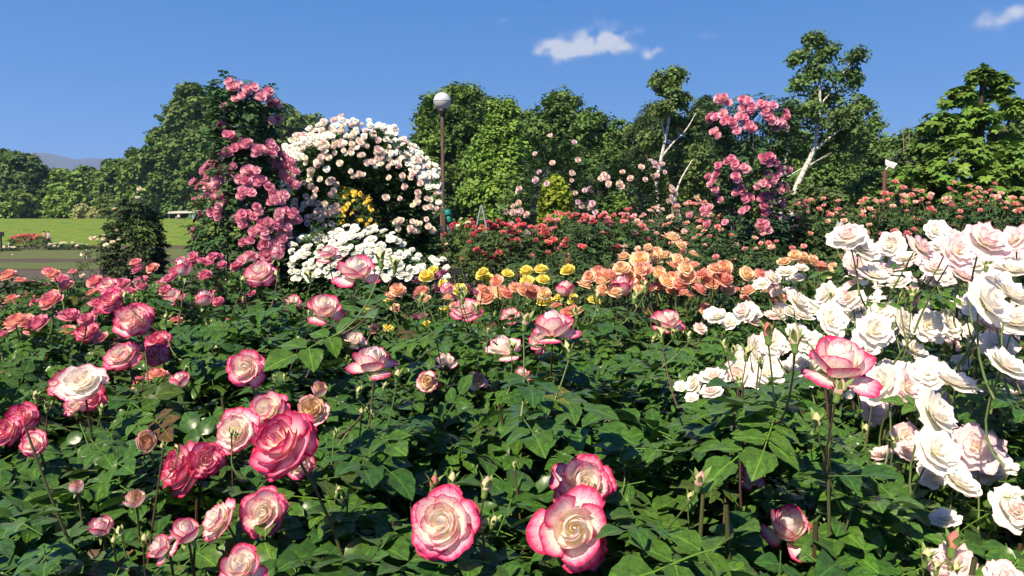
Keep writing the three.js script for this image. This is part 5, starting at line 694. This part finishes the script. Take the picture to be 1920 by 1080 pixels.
{
  const d = 20, p = at(903, HORIZON, d), top = at(903, 388, d).y, t = thing('obelisk_trellis', 'grey wooden pyramid trellis rising behind the red roses', 'trellis', [p.x, 0, p.z]), grey = PHYS({ color: lin(.20, .225, .24), roughness: .8 }), W = .5;
  for (const [sx, sz] of [[-1, -1], [1, -1], [1, 1], [-1, 1]]) mesh('leg', tube([V(sx * W, 0, sz * W), V(sx * .02, top, sz * .02)], .028, 4), grey, t);
  for (const f of [.25, .5, .7, .85, .93]) { const w = W * (1 - f); for (let k = 0; k < 4; k++) { const a = k * Math.PI / 2 + Math.PI / 4, b = a + Math.PI / 2, r = w * 1.414; mesh('rung', tube([V(Math.cos(a) * r, top * f, Math.sin(a) * r), V(Math.cos(b) * r, top * f, Math.sin(b) * r)], .016, 4), grey, t); } }
  mesh('finial', new THREE.SphereGeometry(.045, 8, 6).translate(0, top, 0), grey, t);
}
{
  const a = at(298, 404, 128), b = at(378, 394, 121), y0 = groundH(0, -125), len = Math.hypot(b.x - a.x, b.z - a.z) + 4, t = thing('garden_shelter', 'long low shelter with pale roof at the lawn\'s far edge', 'shelter', [(a.x + b.x) / 2 + 1.6, y0, (a.z + b.z) / 2 - .6]); t.rotation.y = Math.atan2(-(b.z - a.z), b.x - a.x);
  const grey = PHYS({ color: lin(.42, .42, .40), roughness: .8 }), ht = a.y - y0 + .25; const roof = new THREE.BoxGeometry(len, .32, 2.6); mesh('roof', roof, grey, t, V(0, ht + .3, 0)); mesh('fascia', new THREE.BoxGeometry(len + .1, .16, .1), PHYS({ color: lin(.55, .55, .52), roughness: .8 }), t, V(0, ht + .12, 1.36));
  for (let i = 0; i < 6; i++) for (const z of [-1.1, 1.1]) mesh('post', new THREE.BoxGeometry(.2, ht + .14, .2), grey, t, V(-len / 2 + .5 + i * (len - 1) / 5, (ht + .14) / 2, z));
  for (let i = 0; i < 2; i++) mesh('bench', new THREE.BoxGeometry(1.6, .45, .5), PHYS({ color: lin(.22, .10, .06) }), t, V(-1.8 + i * 4, .225, .2));
}
{
  const p = at(856, 500, 6.1), t = thing('plant_sign', 'small dark name plate on a stake beside white shrub', 'plant sign', [p.x, 0, p.z]), dark = PHYS({ color: lin(.02, .022, .024), roughness: .8, specularIntensity: .2 }); mesh('stake', tube([V(0, 0, 0), V(0, 1.34, 0)], .008, 6), dark, t); const pl = mesh('plate', new THREE.BoxGeometry(.09, .06, .008), dark, t, V(0, 1.32, .012)); pl.rotation.x = -.2;
  const st = (px, py, top, d, label) => { const q = at(px, py, d), g = thing('garden_stake', label, 'stake', [q.x, groundH(q.x, q.z), q.z], 'thin white stakes beside far beds'), h = at(px, top, d).y; mesh('rod', new THREE.CylinderGeometry(.045, .055, h, 8).translate(0, h / 2, 0), PHYS({ color: lin(.55, .53, .5) }), g); mesh('cap', new THREE.SphereGeometry(.07, 8, 6).translate(0, h, 0), PHYS({ color: lin(.6, .58, .55) }), g); };
  st(17, 470, 457, 66, 'pale thin stake beside the coral rose bush at lawn'); st(24, 485, 478, 54, 'short pale peg in the grass strip near picture edge'); st(82, 486, 480, 53, 'short pale peg in grass below the strolling couple'); st(163, 490, 470, 40, 'pale stake beside the straggling bush, nearest of them');
  const q = at(3, 470, 62), g = thing('garden_sign', 'dark sign board on a post at the picture edge', 'sign', [q.x, 0, q.z]); mesh('post', new THREE.BoxGeometry(.1, 1.7, .1).translate(0, .85, 0), dark, g); mesh('board', new THREE.BoxGeometry(.7, .4, .06).translate(0, 1.55, .1), dark, g);
}
// ------------------------------------------------------------------ people
function person(label, px, feetPy, d, height, turn, pose, cols, y0) {
  const f = at(px, feetPy, d), k = height / 1.7, N = 60, S = 1.0, mc = new MarchingCubes(N, new THREE.MeshStandardMaterial(), false, false, 60000); mc.reset();
  const J = pose, bones = [['head', 'head2', .092, .085, 0], ['neck', 'head', .05, .055, 0], ['chest', 'neck', .125, .07, 1], ['pelvis', 'chest', .125, .135, 1], ['shL', 'shR', .07, .07, 1], ['shL', 'elL', .055, .042, 1], ['shR', 'elR', .055, .042, 1], ['elL', 'haL', .040, .032, 0], ['elR', 'haR', .040, .032, 0], ['haL', 'fiL', .036, .022, 0], ['haR', 'fiR', .036, .022, 0], ['hiL', 'hiR', .10, .10, 2], ['hiL', 'knL', .085, .06, 2], ['hiR', 'knR', .085, .06, 2], ['knL', 'anL', .06, .042, 2], ['knR', 'anR', .06, .042, 2], ['anL', 'toL', .042, .035, 3], ['anR', 'toR', .042, .035, 3]].map(([a, b, r0, r1, c]) => [V(...J[a]), V(...J[b]), r0, r1, c]);
  const toW = (i) => (i / N * 2 - 1) * S, p = V(0, 0, 0), ab = V(0, 0, 0), dist = (q, b) => { ab.subVectors(b[1], b[0]); const t = clamp(V(0, 0, 0).subVectors(q, b[0]).dot(ab) / ab.lengthSq(), 0, 1); return q.distanceTo(b[0].clone().addScaledVector(ab, t)) - lerp(b[2], b[3], t); };
  for (let z = 0; z < N; z++) for (let y = 0; y < N; y++) for (let x = 0; x < N; x++) { p.set(toW(x), toW(y) + .85, toW(z)); if (Math.abs(p.x) > .6 || Math.abs(p.z) > .7) { mc.field[x + y * N + z * N * N] = -1; continue; } let s = 0; for (const b of bones) s += Math.exp(-dist(p, b) * 38); mc.field[x + y * N + z * N * N] = Math.log(s + 1e-30) / 38; }
  mc.isolation = 0; mc.update(); const n = mc.count, pos = mc.positionArray.slice(0, n * 3), col = new Float32Array(n * 3);
  for (let i = 0; i < n; i++) { p.set(pos[i * 3] * S, pos[i * 3 + 1] * S + .85, pos[i * 3 + 2] * S); let best = 9, c = 0; for (const b of bones) { const q = dist(p, b); if (q < best) { best = q; c = b[4]; } } pos[i * 3] = p.x * k; pos[i * 3 + 1] = p.y * k; pos[i * 3 + 2] = p.z * k; col.set(cols[c], i * 3); }
  const g = new THREE.BufferGeometry(); g.setAttribute('position', new THREE.BufferAttribute(pos, 3)); g.setAttribute('color', new THREE.BufferAttribute(col, 3)); g.setAttribute('normal', new THREE.BufferAttribute(mc.normalArray.slice(0, n * 3), 3)); g.computeVertexNormals();
  const t = thing('person', label, 'person', [f.x, y0 ?? groundH(f.x, f.z), f.z], 'visitors strolling and resting by the lawn'); t.rotation.y = turn; mesh('body', g, PHYS({ vertexColors: true, roughness: .8 }), t);
  const hd = V(...J.head2).multiplyScalar(k); mesh('hair', new THREE.SphereGeometry(.105 * k, 16, 12, 0, Math.PI * 2, 0, 1.9).scale(1, 1.05, 1.08).rotateX(-.35), PHYS({ color: lin(...cols[4]), roughness: .6 }), t, hd.clone().add(V(0, .012, -.012)));
  mesh('nose', new THREE.ConeGeometry(.014, .035, 6).rotateX(Math.PI / 2), PHYS({ color: lin(...cols[0]) }), t, hd.clone().add(V(0, -.02 * k, .09 * k))); return t;
}
const stand = { head: [0, 1.54, .01], head2: [0, 1.60, .015], neck: [0, 1.43, 0], chest: [0, 1.24, 0], pelvis: [0, .95, 0], shL: [-.17, 1.37, 0], shR: [.17, 1.37, 0], elL: [-.24, 1.10, -.04], elR: [.24, 1.10, .04], haL: [-.24, .86, .04], haR: [.23, .86, .12], fiL: [-.23, .76, .06], fiR: [.22, .76, .15], hiL: [-.09, .90, 0], hiR: [.09, .90, 0], knL: [-.10, .50, .10], knR: [.10, .49, -.06], anL: [-.10, .09, .16], anR: [.10, .10, -.20], toL: [-.11, .045, .30], toR: [.11, .045, -.07] };
const sit = { ...stand, head: [0, .78, .05], head2: [0, .84, .06], neck: [0, .67, .02], chest: [0, .48, 0], pelvis: [0, .15, -.06], shL: [-.17, .61, 0], shR: [.17, .61, 0], elL: [-.24, .36, .08], elR: [.24, .36, .08], haL: [-.16, .30, .28], haR: [.16, .30, .28], fiL: [-.10, .29, .34], fiR: [.10, .29, .34], hiL: [-.09, .13, 0], hiR: [.09, .13, 0], knL: [-.15, .40, .36], knR: [.15, .40, .36], anL: [-.12, .08, .52], anR: [.12, .08, .52], toL: [-.13, .045, .66], toR: [.13, .045, .66] };
const skin = [.48, .29, .20], black = [.012, .011, .011];
person('person in a pink top and blue jeans strolling past lawn', 84, 468, 80, 1.72, 2.6, stand, [skin, [.62, .16, .17], [.05, .09, .20], [.5, .5, .5], black], groundH(0, -80));
person('person in white top with dark bag walking beside pink top', 92, 468, 81, 1.62, 2.8, stand, [skin, [.45, .38, .40], [.04, .06, .14], [.5, .5, .5], [.06, .02, .015]], groundH(0, -81));
person('person in pale blue sitting on the lawn by pink pillar', 363, 411, 112, 1.7, .6, sit, [skin, [.22, .38, .70], [.55, .56, .6], [.5, .5, .5], black]);
person('person in pink resting before the pale roofed shelter', 335, 409, 113, 1.65, -.4, sit, [skin, [.78, .60, .62], [.3, .3, .32], [.4, .4, .4], black]);
scene.fog = new THREE.FogExp2(0xbcd4ff, 0.00022);
renderer.render(scene, camera);
